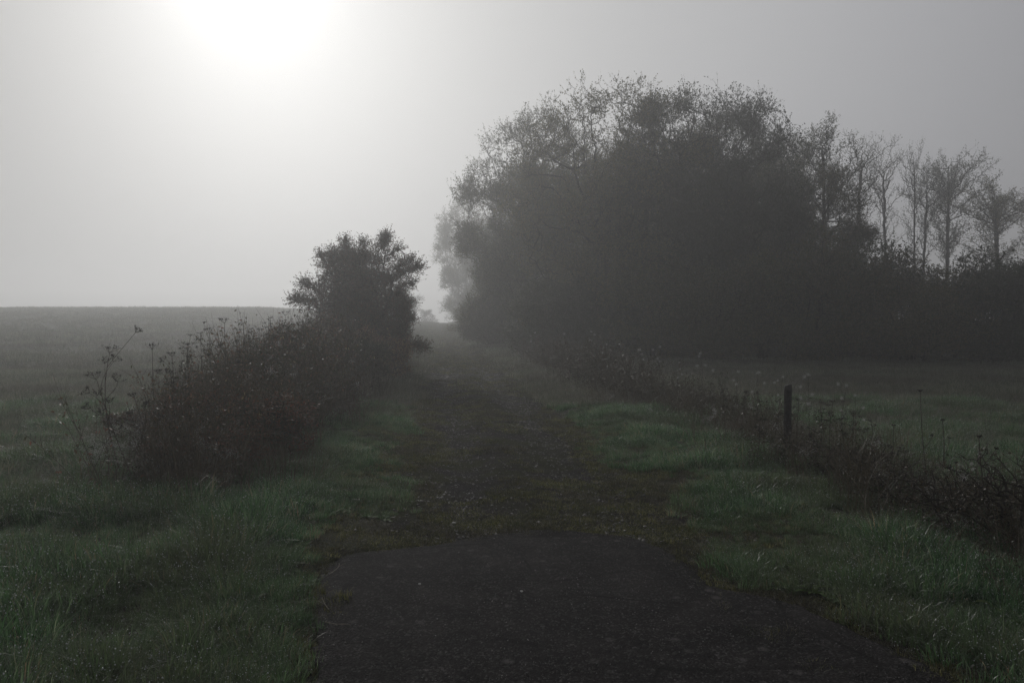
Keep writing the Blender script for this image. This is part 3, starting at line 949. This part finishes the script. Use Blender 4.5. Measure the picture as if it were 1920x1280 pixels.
x, y = sample(52000, -9.5, 9.5, 2.6, 14, d_verge, ypow=1.15)
sz = 0.35 + 1.15 * sstep(0.25, 0.75, fbm(x * 1.5, y * 1.5, 31)) * (0.55 + 0.45 * sstep(1.4, 2.4, np.abs(pdist(x, y))))
do_scatter('grass', x, y, sz, None, gr, label='wet green grass of the verges beside the path')
x, y = sample(900, -9.0, 9.0, 2.6, 13, lambda a, b: d_verge(a, b) * ~in_asph(a, b, 0.35) * sstep(0.42, 0.6, fbm(a * 0.8, b * 0.8, 33)) * (np.abs(pdist(a, b)) > 1.6))
do_scatter('long_grass', x, y, 0.7, 1.1, grl, label='longer arching grass tufts in the verges')
x, y = sample(42000, -9, 7, 13.5, 48, lambda a, b: d_verge(a, b) * (pdist(a, b) > -4.4) * (pdist(a, b) < 5), ypow=1.3)
do_scatter('verge_grass', x, y, 0.55, 1.0, grf, label='grass of the verges further along the path')


def d_lfield(a, b):
    return (pdist(a, b) < -4.1 + 0.2 * np.sin(b)) * 1.0


x, y = sample(26000, -22, -2.6, 5.5, 24, lambda a, b: d_lfield(a, b) * (0.5 + 0.5 * fbm(a, b, 3)), ypow=1.2)
do_scatter('field_grass', x, y, 0.55, 1.05, grf, label='dewy rough grass of the left field')
x, y = sample(40000, -95, -3, 24, 122, lambda a, b: (pdist(a, b) < -2.0) * (0.35 + 0.65 * sstep(0.4, 0.6, fbm(a * 0.25, b * 0.25, 37))), ypow=1.2)
do_scatter('far_field_grass', x, y, 0.9, 1.8, grf, label='grass of the left field up to the brow')
x, y = sample(34000, 1.5, 24, 5.0, 30, lambda a, b: (pdist(a, b) > 3.6) * (0.45 + 0.55 * fbm(a * .6, b * .6, 5)), ypow=1.3)
do_scatter('meadow_grass', x, y, 0.5, 0.95, grf, label='short grass of the dark meadow before the wood')
x, y = sample(14000, -14, 3, 40, 120, lambda a, b: (np.abs(pdist(a, b)) < 7) * (np.abs(pdist(a, b)) > 0.9) * 0.8, ypow=1.2)
do_scatter('far_verge_grass', x, y, 0.8, 1.4, grf, label='grass beside the far end of the path')


# moss, path turf, stones
def d_moss(x, y):
    e = np.abs(pdist(x, y))
    n_ = fbm(x * 1.1, y * 0.8, 41)
    rut = np.exp(-((e - 0.62) / 0.3) ** 2)
    a = (e < 1.9) * (y > 5.4) * sstep(0.38, 0.58, n_ + 0.08 - 0.34 * rut + 0.14 * (y < 7.5))
    rim = in_asph(x, y, 0.55 + 0.4 * (y > 4.6)) & ~in_asph(x, y, 0.0)
    holes = 1 - np.exp(-(((x + 0.02) / 0.38) ** 2 + ((y - 6.35) / 0.30) ** 2)) - 0.9 * np.exp(-(((x - 0.95) / 0.40) ** 2 + ((y - 6.15) / 0.18) ** 2))
    isl = np.exp(-(((x - 1.33) / 0.16) ** 2 + ((y - 3.75) / 0.14) ** 2)) + np.exp(-(((x - 1.02) / 0.10) ** 2 + ((y - 4.62) / 0.16) ** 2)) + np.exp(-(((x + 0.98) / 0.08) ** 2 + ((y - 4.1) / 0.3) ** 2)) + np.exp(-(((x - 1.17) / 0.12) ** 2 + ((y - 4.15) / 0.12) ** 2)) + np.exp(-(((x - 1.42) / 0.10) ** 2 + ((y - 3.35) / 0.1) ** 2))
    return np.clip(np.maximum(a, rim * (0.5 + fbm(x * 3, y * 3, 4))) * ~in_asph(x, y, -0.04 - 0.10 * (fbm(x * 6, y * 6, 14) > 0.55)) * holes + 0.8 * isl * (isl > 0.5) * in_asph(x, y), 0, 1)


x, y = sample(60000, -3.2, 4.2, 2.9, 15, d_moss, ypow=1.1)
z_as = in_asph(x, y, 0) * 0.06
o = do_scatter('moss', x, y, 0.55, 1.15, mos, label='olive moss creeping over the path and the asphalt rim', zs=(0.7, 1.5))
o.data.vertices.foreach_set('co', np.stack([x, y, terrain(x, y) + z_as], 1).astype(np.float32).ravel())
x, y = sample(60000, -11, 3, 14, 100, lambda a, b: (np.abs(pdist(a, b)) < 1.7) * sstep(0.4, 0.6, fbm(a * 1.1, b * .8, 41) + 0.06 + 0.3 * sstep(18, 34, b) - 0.15 * np.exp(-((np.abs(pdist(a, b)) - .62) / .3) ** 2)), ypow=1.3)
do_scatter('path_turf', x, y, 0.9, 2.0, mos, label='moss and short turf on the path further off', zs=(0.7, 1.5))
x, y = sample(90000, -4.0, 3.0, 5.3, 26, lambda a, b: (np.abs(pdist(a, b)) < 1.5) * (0.2 + 0.7 * np.exp(-((np.abs(pdist(a, b)) - .62) / .35) ** 2)) * ~in_asph(a, b, 0.01), ypow=1.2)
o = do_scatter('gravel', x, y, (0.004 + 0.015 * rng.random(len(x)) ** 4) * (1 + 0.05 * np.maximum(y - 9, 0)), None, st, tilt=0.5, zoff=0.002, label='fine gravel pressed into the path')
x, y = sample(15000, -1.4, 3.4, 2.7, 5.6, lambda a, b: in_asph(a, b, -0.02) * (0.15 + 0.85 * sstep(0.45, 0.65, fbm(a * 1.6, b * 1.6, 61)) + 1.0 * ~in_asph(a, b, -0.16)))
o = do_scatter('loose_grit', x, y, 0.0014 + 0.005 * rng.random(len(x)) ** 4, None, st, tilt=0.5, label='loose grit lying on the asphalt')
o.data.vertices.foreach_set('co', np.stack([x, y, np.full(len(x), 0.015)], 1).astype(np.float32).ravel())

# leafy weeds among near grass
x, y = sample(1300, -3.4, 3.6, 2.8, 6.0, lambda a, b: d_verge(a, b) * ~in_asph(a, b, 0.22) * sstep(0.5, 0.62, fbm(a * 1.3, b * 1.3, 51)))
do_scatter('verge_weeds', x, y, 0.6, 1.15, wd, label='broad-leaved weeds among the nearest grass')

# dry grass and stems in the two strips
x, y = sample(9000, -9, -1.5, 6, 27, lambda a, b: thicket(a, b) ** 0.7 * 0.95)
do_scatter('dry_grass', x, y, 0.7, 1.6, dry, label='dry grass tangled through the left thicket', zs=(0.9, 1.5))
x, y = sample(9000, 0.5, 6.5, 3.4, 34, lambda a, b: rstrip(a, b) ** 0.8 * 0.8)
do_scatter('dry_strip_grass', x, y, 0.55, 1.25, dry, label='dead grass along the right-hand field edge', zs=(0.7, 1.3))


def stemmy(name, n, h, seed, leafm, nleaf=14, spread=0.16):
    """clump of thin wiry stems with sparse curled leaves"""
    r = np.random.default_rng(seed)
    parts = []; lp = []
    for i in range(n):
        b0 = np.array([r.normal() * spread, r.normal() * spread, -0.02]); hh = h * r.uniform(0.5, 1.15)
        ln = r.normal(size=2) * 0.3
        P = [b0 + np.array([ln[0] * hh * t ** 1.5 + r.normal() * .008, ln[1] * hh * t ** 1.5 + r.normal() * .008, hh * t]) for t in np.linspace(0, 1, 6)]
        P = np.array(P)
        parts.append(tubes(P[:-1], P[1:], np.linspace(.0032, .0016, 5), np.linspace(.0028, .0010, 5), 3))
        for j in range(3):
            t0 = r.integers(2, 5); d = r.normal(size=3); d[2] = abs(d[2]) + .6; d /= np.linalg.norm(d)
            e = P[t0] + d * hh * r.uniform(.12, .3)
            parts.append(tubes(P[t0][None], e[None], .0015, .0008, 3))
            for t in r.uniform(0.2, 1, nleaf // 4): lp.append(P[t0] + (e - P[t0]) * t)
        for t in r.uniform(0.1, 1, nleaf): lp.append(P[0] + (P[-1] - P[0]) * t + r.normal(size=3) * .01)
    v1, f1 = join(parts); lv, lf = leaves(np.array(lp), 0.034, 0.5, 0.45, r=r)
    nt_ = sum(len(a) for a in f1)
    return proto(name, np.concatenate([v1, lv]), [*f1, lf + len(v1)], [stalk_m, leafm], np.concatenate([np.zeros(nt_), np.ones(len(lf))]))


sm_ = [stemmy('st%d' % i, 7, h, 300 + i, leaf_herb) for i, h in enumerate((0.5, 0.65, 0.42))]
smr = [stemmy('sr%d' % i, 8, h, 310 + i, leaf_bram, 10) for i, h in enumerate((0.6, 0.75))]
x, y = sample(5200, -9, -1.5, 6.2, 26, lambda a, b: thicket(a, b) ** 1.2)
do_scatter('undergrowth', x, y, 0.95 + 0.75 * sstep(7.5, 15, y), None, sm_ + smr, label='wiry brown undergrowth filling the left bank', tilt=0.16)
x, y = sample(3000, -0.5, 7, 3.6, 33, lambda a, b: rstrip(a, b) ** 0.9 * (0.45 + 0.55 * sstep(7, 14, b)))
do_scatter('strip_undergrowth', x, y, 0.62 + 0.85 * sstep(8, 19, y), None, sm_, label='dark weeds and stems along the right-hand field edge', tilt=0.2)


# pale seed wisps caught low in the two banks
wp = []
for i in range(3):
    r = np.random.default_rng(330 + i)
    n = 60; d = r.normal(size=(n, 3)) + np.array([0.3, 0, 0.5]); d /= np.linalg.norm(d, axis=1, keepdims=True)
    c = r.normal(size=(n, 3)) * np.array([.035, .03, .02])
    v, f = tubes(c, c + d * r.uniform(.01, .035, (n, 1)), .0009, .0003, 3)
    wp.append(proto('wisp%d' % i, v, f, [fluff_m]))
n = 170
yy = np.concatenate([rng.uniform(6.5, 8.3, 95), rng.uniform(8, 20, 40), rng.uniform(5.2, 11, 35)])
xx = np.concatenate([px(rng.uniform(150, 430, 95), yy[:95]), path_x(yy[95:135]) - 3.1 + rng.normal(size=40) * .5, path_x(yy[135:]) + 3.2 + rng.normal(size=35) * .45])
zz = terrain(xx, yy) + np.concatenate([rng.uniform(.08, .42, 95), rng.uniform(.3, 1.3, 40), rng.uniform(.1, .5, 35)])
o = scatter('seed_wisps', np.stack([xx, yy, zz], 1), rng.normal(size=(n, 3)) * .8, np.repeat(rng.uniform(.5, 1.3, n), 3).reshape(n, 3), rng.integers(0, 3, n), wp)
o['label'] = 'pale seed wisps caught low in the banks of weeds'

# ------------------------------------------------------------------ individual dead stalks
def poly(r, p0, p1, n=6, bow=0.06):
    p0 = np.array(p0, float); p1 = np.array(p1, float)
    L_ = np.linalg.norm(p1 - p0); o_ = r.normal(size=3) * L_ * bow
    t = np.linspace(0, 1, n)[:, None]
    return p0 + (p1 - p0) * t + o_ * np.sin(np.pi * t)


def umbel_geo(r, c, d, R, nr_=14):
    """cupped umbel: rays from c along d, small seed clusters at their ends"""
    d = d / np.linalg.norm(d)
    a = np.array([0, 0, 1.0]) if abs(d[2]) < .9 else np.array([1.0, 0, 0])
    u = np.cross(d, a); u /= np.linalg.norm(u); w = np.cross(d, u)
    P0, P1 = [], []; S = []
    for i in range(nr_):
        an = r.uniform(0, 6.28); q = r.uniform(0.25, 1.0)
        e = c + (u * math.cos(an) + w * math.sin(an)) * R * q + d * R * (0.55 + 0.25 * q)
        m_ = c + (e - c) * 0.5 + (u * math.cos(an) + w * math.sin(an)) * R * q * 0.12
        P0 += [c, m_]; P1 += [m_, e]
        for j in range(5):
            f_ = e + r.normal(size=3) * R * 0.11 + d * R * 0.1
            P0.append(e); P1.append(f_); S.append(f_)
    v1 = tubes(np.array(P0), np.array(P1), 0.0011, 0.0007, 3)
    v2 = octs(np.array(S), r.uniform(0.0022, 0.0042, len(S)))
    return join([v1, v2])


def umbellifer(name, loc, h, label, seed, lean=(0, 0), nb=3, R=0.07, group=None):
    r = np.random.default_rng(seed)
    t = empty(name, loc)
    top = np.array([lean[0], lean[1], h])
    P = poly(r, (0, 0, -0.05), top, 8, 0.04)
    parts = [tubes(P[:-1], P[1:] + (P[1:] - P[:-1]) * .05, np.linspace(.006, .003, 7), np.linspace(.0055, .0026, 7), 5)]
    ends = [(P[-1], P[-1] - P[-3], R)]
    for i in range(nb):
        b0 = P[3 + i % 4] ; d = r.normal(size=3); d[2] = 1.5; d[0] *= 1.1; d /= np.linalg.norm(d)
        e = b0 + d * h * r.uniform(.18, .38)
        Q = poly(r, b0, e, 5, 0.08)
        parts.append(tubes(Q[:-1], Q[1:], np.linspace(.0032, .002, 4), np.linspace(.0028, .0017, 4), 4))
        ends.append((Q[-1], Q[-1] - Q[-3], R * r.uniform(.55, .85)))
    v, f = join(parts)
    obj('stem', mesh('stem', v, f, stalk_m, True), t)
    for c, d, R_ in ends:
        v, f = umbel_geo(r, c, d, R_)
        obj('umbel', mesh('umbel', v, f, seed_m), t)
    return tag(t, label, 'dead flower', group)


def leafy(name, loc, h, label, seed, lean=(0, 0), group=None, ns=1):
    """dark flat-topped stalk with withered leaves and button clusters"""
    r = np.random.default_rng(seed)
    t = empty(name, loc)
    P = poly(r, (0, 0, -0.05), (lean[0], lean[1], h), 9, 0.03)
    parts = [tubes(P[:-1], P[1:], np.linspace(.0045, .0026, 8), np.linspace(.0042, .0022, 8), 4)]
    heads = [P[-1]]
    for i in range(5):
        b0 = P[5 + i % 3]; d = r.normal(size=3); d[2] = 2.0; d /= np.linalg.norm(d)
        e = b0 + d * h * r.uniform(.10, .24)
        parts.append(tubes(b0[None], e[None], .002, .0013, 3)); heads.append(e)
    v, f = join(parts); obj('stem', mesh('stem', v, f, stalk_m, True), t)
    P0, P1, S = [], [], []
    for hd in heads:
        for j in range(11):
            e = hd + np.array([r.normal() * .022, r.normal() * .022, .02 + r.normal() * .005])
            P0.append(hd); P1.append(e); S.append(e)
    v, f = join([tubes(np.array(P0), np.array(P1), .0009, .0007, 3), octs(np.array(S), r.uniform(.0035, .006, len(S)))])
    tag(obj('flower_clusters', mesh('flower_clusters', v, f, seed_m), t), kind='stuff')
    pos = []; dr = []
    for i in range(26):
        q = P[0] + (P[-1] - P[0]) * r.uniform(.15, .85); a = r.uniform(0, 6.28)
        for j in range(4):
            dd = np.array([math.cos(a), math.sin(a), r.uniform(-.7, .2)])
            pos.append(q + dd * .02 * j); dr.append(dd + r.normal(size=3) * .5)
    v, f = leaves(np.array(pos), .038, dirs=np.array(dr), asp=.4, r=r)
    tag(obj('leaves', mesh('leaves', v, f, leaf_herb), t), kind='stuff')
    return tag(t, label, 'dead flower', group)


def fluffy(name, loc, h, label, seed, npf=4, group=None, R=0.022):
    r = np.random.default_rng(seed)
    t = empty(name, loc)
    P = poly(r, (0, 0, -0.05), (r.normal() * .06, r.normal() * .06, h), 8, 0.04)
    parts = [tubes(P[:-1], P[1:], np.linspace(.0035, .002, 7), np.linspace(.003, .0016, 7), 4)]
    heads = [P[-1]]
    for i in range(npf - 1):
        b0 = P[4 + i % 3]; d = r.normal(size=3); d[2] = 1.6; d /= np.linalg.norm(d)
        e = b0 + d * h * r.uniform(.1, .25); parts.append(tubes(b0[None], e[None], .0017, .0011, 3)); heads.append(e)
    v, f = join(parts); obj('stem', mesh('stem', v, f, stalk_m, True), t)
    for hd in heads:
        n = 70
        d = r.normal(size=(n, 3)) * np.array([1, 1, .8]) + np.array([0, 0, .3]); d /= np.linalg.norm(d, axis=1, keepdims=True)
        c = hd + r.normal(size=(n, 3)) * R * .35
        v, f = tubes(c, c + d * R * r.uniform(.4, 1.2, (n, 1)), .0009, .0004, 3)
        obj('seed_tuft', mesh('seed_tuft', v, f, fluff_m), t)
    pos = P[0] + (P[-1] - P[0]) * r.uniform(.15, .8, (22, 1))
    v, f = leaves(pos, .05, .6, .22, r=r); tag(obj('leaves', mesh('leaves', v, f, leaf_herb), t), kind='stuff')
    return tag(t, label, 'seeding plant', group)


def base(pxx, d, pyt):
    """ground point under a photo column at distance d, and the height that reaches photo row pyt"""
    x = px(pxx, d); z = float(terrain(x, d))
    top = EYE - (pyt - 603.0) / FPX * d
    return (x, d, z), max(0.25, top - z)


GU = 'dead umbel stalks on the left bank'
for i, (pxx, d, pyt, R, nb, ln, lab) in enumerate([
        (205, 7.0, 662, .075, 4, (-.10, 0), 'tall dead stalk with a cupped umbel near the outer left end of the bank'),
        (180, 6.9, 712, .085, 5, (-.33, 0), 'leftmost dead stalk arching far out over the field'),
        (285, 8.0, 655, .065, 3, (-.05, 0), 'dead stalk with a flat umbel right of the tall cupped one'),
        (322, 8.4, 668, .05, 3, (.05, 0), 'slim dead stalk with two small umbels between the flat umbel and the dark leafy stalks'),
        (421, 9.5, 606, .07, 2, (.0, 0), 'dead stalk with a wide open cup standing above the dark leafy stalks'),
        (535, 12.0, 592, .085, 3, (.0, 0), 'tallest dead umbel stalk in front of the brambles near the tall bush'),
        (250, 7.2, 745, .05, 3, (-.15, 0), 'short dead stalk leaning left below the flat umbel'),
        (270, 6.9, 760, .04, 2, (.03, 0), 'short upright stalk with dark clotted seed head at the front of the bank')]):
    loc, h = base(pxx - (ln[0] / d * FPX if ln[0] else 0), d, pyt)
    umbellifer('dead_umbel_stalk', loc, h, lab, 400 + i, ln, nb, R, GU)
GL = 'dark leafy stalks on the left bank'
for i, (pxx, d, pyt, lab) in enumerate([
        (358, 9.0, 630, 'leafy dark stalk with drooping flat head, first of the row on the bank'),
        (378, 9.2, 626, 'leafy dark stalk just right of the first of the row'),
        (400, 9.3, 618, 'tallest leafy dark stalk of the row, left of the wide open cup'),
        (345, 8.8, 655, 'lower leafy dark stalk at the left foot of the row'),
        (440, 9.8, 640, 'leafy dark stalk right of the wide open cup'),
        (478, 10.5, 618, 'leafy dark stalk midway between the open cup and the tallest umbel'),
        (500, 11.0, 600, 'leafy dark stalk close left of the tallest umbel'),
        (517, 11.3, 603, 'leafy dark stalk touching the tallest umbel'),
        (318, 7.6, 700, 'low dark-headed stalk below the slim two-umbel stalk'),
        (560, 13.0, 606, 'leafy dark stalk right of the tallest umbel')]):
    loc, h = base(pxx, d, pyt); leafy('leafy_dead_stalk', loc, h, lab, 450 + i, (rng.normal() * .05, 0), GL)
# twiggy bare shoot
tq = empty('bare_shoot', base(470, 12, 575)[0]); r = np.random.default_rng(5)
hh = base(470, 12, 575)[1]; pp = []
for j in range(6):
    P = poly(r, (0, 0, 0), (r.uniform(-.28, .08), r.uniform(-.1, .1), hh * r.uniform(.75, 1.0)), 7, .03)
    pp.append(tubes(P[:-1], P[1:], np.linspace(.004, .0018, 6), np.linspace(.0038, .0014, 6), 3))
v, f = join(pp); obj('stem', mesh('stem', v, f, twig_m), tq)
tag(tq, 'fan of bare thin shoots sticking up behind the leafy dark stalks', 'shoot')

GF = 'white-tufted seeding plants along the right field edge'
for i, (pxx, d, pyt, n, lab) in enumerate([
        (1001, 25, 624, 3, 'white-tufted plant nearest the path at the far end of the strip'),
        (1062, 23, 626, 2, 'single white tuft before the foot of the olive shrub'),
        (1108, 22, 622, 4, 'tall pair of white tufts below the tallest tree'),
        (1135, 19, 645, 3, 'small white tufts right of the tall pair'),
        (1198, 17, 656, 4, 'spreading white-tufted plant left of the big bright head'),
        (1230, 16, 650, 5, 'pale hazy white head beside the spreading one'),
        (1272, 14, 680, 3, 'low white tufts between the hazy head and the big bright head'),
        (1318, 13, 663, 5, 'biggest bright white tuft against the dark wood'),
        (1372, 11.5, 696, 3, 'white tuft standing at the meadow edge left of the post'),
        (1424, 10.0, 700, 4, 'faint white tufts on a tall stem left of the post'),
        (1461, 9.5, 706, 4, 'bright white tuft close left of the post top'),
        (1519, 9.0, 702, 6, 'wide white head right of the post top'),
        (1582, 8.8, 722, 4, 'pale tufted stem behind the dark stalks right of the post'),
        (1605, 8.0, 742, 3, 'lower pale tufts right of the wide white head'),
        (1345, 10.5, 780, 4, 'white clump low in the dead grass left of the post'),
        (1273, 15, 708, 3, 'white tuft low below the big bright head'),
        (1827, 6.2, 855, 4, 'white tufts above the tangle near the right border')]):
    loc, h = base(pxx, d, pyt); fluffy('seeding_plant', loc, h, lab, 500 + i, n, GF, R=(0.012 + 0.0013 * d) * (0.7 + 0.6 * ((i * 37) % 10) / 10))
GR = 'dark dead stalks along the right field edge'
for i, (pxx, d, pyt, lab) in enumerate([
        (1366, 9.3, 732, 'dark flat-headed stalk standing furthest left in the dark row'),
        (1392, 9.2, 738, 'dark stalk second along the row left of the post'),
        (1432, 8.8, 738, 'tall dark stalk with clumped head left of the post'),
        (1455, 8.6, 756, 'dark stalk touching the left side of the post'),
        (1500, 8.3, 760, 'dark stalk just right of the post'),
        (1537, 8.1, 752, 'dark stalk with broad head right of the post'),
        (1560, 8.0, 755, 'twin-headed dark stalk right of the broad head'),
        (1585, 7.7, 788, 'short dark stalk under the pale tufted stem'),
        (1604, 7.6, 775, 'dark bushy-headed stalk at the end of the row'),
        (1640, 7.2, 800, 'dark stalk beyond the row, before the open meadow'),
        (1418, 7.9, 790, 'low dark stalk in front of the post group'),
        (1520, 7.4, 810, 'low dark stalk before the right side of the post'),
        (1660, 6.6, 838, 'dark stalk in the tangle left of the tall thin stem'),
        (1700, 6.4, 850, 'flat-topped dark stalk beside the tall thin stem'),
        (1475, 7.6, 812, 'low dark stalk right before the post')]):
    loc, h = base(pxx, d, pyt); leafy('dark_dead_stalk', loc, h, lab, 550 + i, (rng.normal() * .05, 0), GR)
for i, (pxx, d, pyt, ln, lab) in enumerate([
        (1745, 7.0, 735, -.09, 'tall thin bare stem rising alone before the meadow'),
        (1770, 7.2, 790, .0, 'thin pale stem right of the tall bare one'),
        (1672, 7.2, 800, .03, 'curved thin stem at the end of the dark row'),
        (1880, 5.4, 822, -.16, 'dark thin branching stem leaning left at the right border'),
        (1905, 5.2, 880, -.45, 'dark stem bent low across the tangle at the right border')]):
    loc, h = base(pxx, d, pyt)
    umbellifer('bare_dead_stem', loc, h, lab, 600 + i, (ln, 0), 3 if ln < -.1 else 1, .02, 'thin bare stems along the right field edge')
# reddish cut stem
# dark branching thorny bush at right border
R1 = proto_shrub(91, 0.8, 0.7, 200, 3, leafm=leaf_herb, ls=0.03, name='tangled_weed', lr=0.3, m=2, tl=0.14, stems=12)
place(R1, [(1600, 6.9, 0.0, (0.85, 0.7, 0.5), 'dark tangled weed in front of the dark row'),
           (1720, 6.0, 1.3, (0.85, 0.7, 0.5), 'dark tangled weed sloping down toward the verge'),
           (1840, 5.4, 2.6, (0.9, 0.8, 0.6), 'dark tangled weed near the right border'),
           (1960, 5.1, 4.0, (1.0, 0.9, 0.8), 'dark tangled weed cut by the right border'),
           (1500, 7.9, 5.0, (0.75, 0.6, 0.4), 'dark tangled weed around the foot of the post')], 'weed', 'tangled weeds along the right field edge')

# ------------------------------------------------------------------ fence post
def fence_post():
    loc, h = base(1478, 8.35, 722)
    r = np.random.default_rng(77)
    t = empty('fence_post', loc, 0.2)
    K, R_ = 12, 14
    vs = []
    for j in range(R_ + 1):
        z = -0.2 + (h + 0.2) * j / R_
        for i in range(K):
            a = 2 * math.pi * i / K
            q = 0.040 + 0.004 * math.sin(i * 2.3 + 1) + r.normal() * .0012 - 0.004 * (j == R_)
            vs.append((q * math.cos(a), q * math.sin(a), z + (0.012 * math.cos(a) if j == R_ else 0)))
    vs.append((0, 0, h + .004)); c = len(vs) - 1
    f = [[j * K + i, j * K + (i + 1) % K, (j + 1) * K + (i + 1) % K, (j + 1) * K + i] for j in range(R_) for i in range(K)]
    tr = [[R_ * K + i, R_ * K + (i + 1) % K, c] for i in range(K)]
    obj('post', mesh('post', np.array(vs), [np.array(f), np.array(tr)], post_m), t)
    # wire staple low on the shaft
    v, f = tubes(np.array([[.0, -.047, h * .75]]), np.array([[.0, -.047, h * .70]]), .002, .002, 5)
    obj('staple', mesh('staple', v, f, stalk_m), t)
    return tag(t, 'single weathered round fence post standing among dark stalks at the right', 'fence post')


fence_post()

# ------------------------------------------------------------------ bits lying on the asphalt
def fallen(name, x, y, L_, rz, seed, label, zup=0.02, nbr=2):
    r = np.random.default_rng(seed)
    t = empty(name, (x, y, 0.02), rz)
    P = poly(r, (0, 0, 0.0), (L_, 0, zup), 8, 0.05)
    pp = [tubes(P[:-1], P[1:], np.linspace(.0022, .0012, 7), np.linspace(.0020, .0009, 7), 5)]
    for i in range(nbr):
        b0 = P[3 + i]; e = b0 + np.array([L_ * .25, r.uniform(-.5, .5) * L_ * .5, .012])
        pp.append(tubes(b0[None], e[None], .0012, .0007, 4))
    v, f = join(pp); obj('stalk', mesh('stalk', v, f, straw_m, True), t)
    return tag(t, label, 'dry stalk')


straw_m = simple_mat('straw', (0.16, 0.14, 0.11), (0.30, 0.27, 0.22), 50, 0.7)
fallen('fallen_stalk', px(612, 4.0), 4.02, 0.16, rad(118), 1, 'bent dry stalk poking over the left asphalt edge')
fallen('fallen_stalk', px(605, 3.85), 3.86, 0.17, rad(-28), 2, 'long dry stalk lying on the asphalt just below the bent one')
fallen('fallen_stalk', px(622, 4.7), 4.6, 0.15, rad(80), 3, 'thin dry stalk beside the upper left corner of the asphalt')
for (pxx, d, sc_, lab) in ((850, 5.86, .018, 'pale pebble in the bare patch above the asphalt, left one of two'), (1010, 5.83, .02, 'pale pebble in the bare patch above the asphalt, right one of two'),
                           (785, 4.42, .010, 'small bright stone chip on the left half of the asphalt'), (978, 4.3, .010, 'small bright stone chip near the middle of the asphalt')):
    r = np.random.default_rng(int(pxx))
    v = np.array([(math.cos(a) * math.cos(b_) , math.sin(a) * math.cos(b_) * .75, math.sin(b_) * .5) for b_ in (-.9, -.2, .5) for a in np.arange(7) * .8976] + [(0, 0, .5), (0, 0, -.5)]) * sc_
    v *= r.uniform(.85, 1.1, (len(v), 1))
    f4 = np.array([[j * 7 + i, j * 7 + (i + 1) % 7, (j + 1) * 7 + (i + 1) % 7, (j + 1) * 7 + i] for j in range(2) for i in range(7)])
    f3 = np.array([[14 + i, 14 + (i + 1) % 7, 21] for i in range(7)] + [[(i + 1) % 7, i, 22] for i in range(7)])
    o = obj('pebble', mesh('pebble', v, [f4, f3], pebble_m if 'pebble_m' in globals() else globals().setdefault('pebble_m', simple_mat('pale_pebble', (0.35, 0.34, 0.33), (0.6, 0.59, 0.57), 60, 0.5))))
    x_ = px(pxx, d); o.location = (x_, d, 0.022 if d < 5 else float(terrain(x_, d)) + .008)
    tag(o, lab, 'pebble')

# ------------------------------------------------------------------ fog
bx = np.array([(x_, y_, z_) for z_ in (-8.5, 20.0) for y_ in (-60, 450) for x_ in (-340, 340)], float)
bf_ = np.array([[0, 2, 3, 1], [4, 5, 7, 6], [0, 1, 5, 4], [2, 6, 7, 3], [0, 4, 6, 2], [1, 3, 7, 5]])
k = M('fog')
pv = k.n('ShaderNodeVolumePrincipled', i_Density=FOG, i_Anisotropy=0.6)
pv.inputs['Color'].default_value = (0.985, 0.987, 0.995, 1)
oo = k.t.nodes.new('ShaderNodeOutputMaterial'); k.t.links.new(pv.outputs[0], oo.inputs['Volume'])
hz = obj('haze', mesh('haze', bx, bf_, k.m))
tag(hz, kind='stuff')
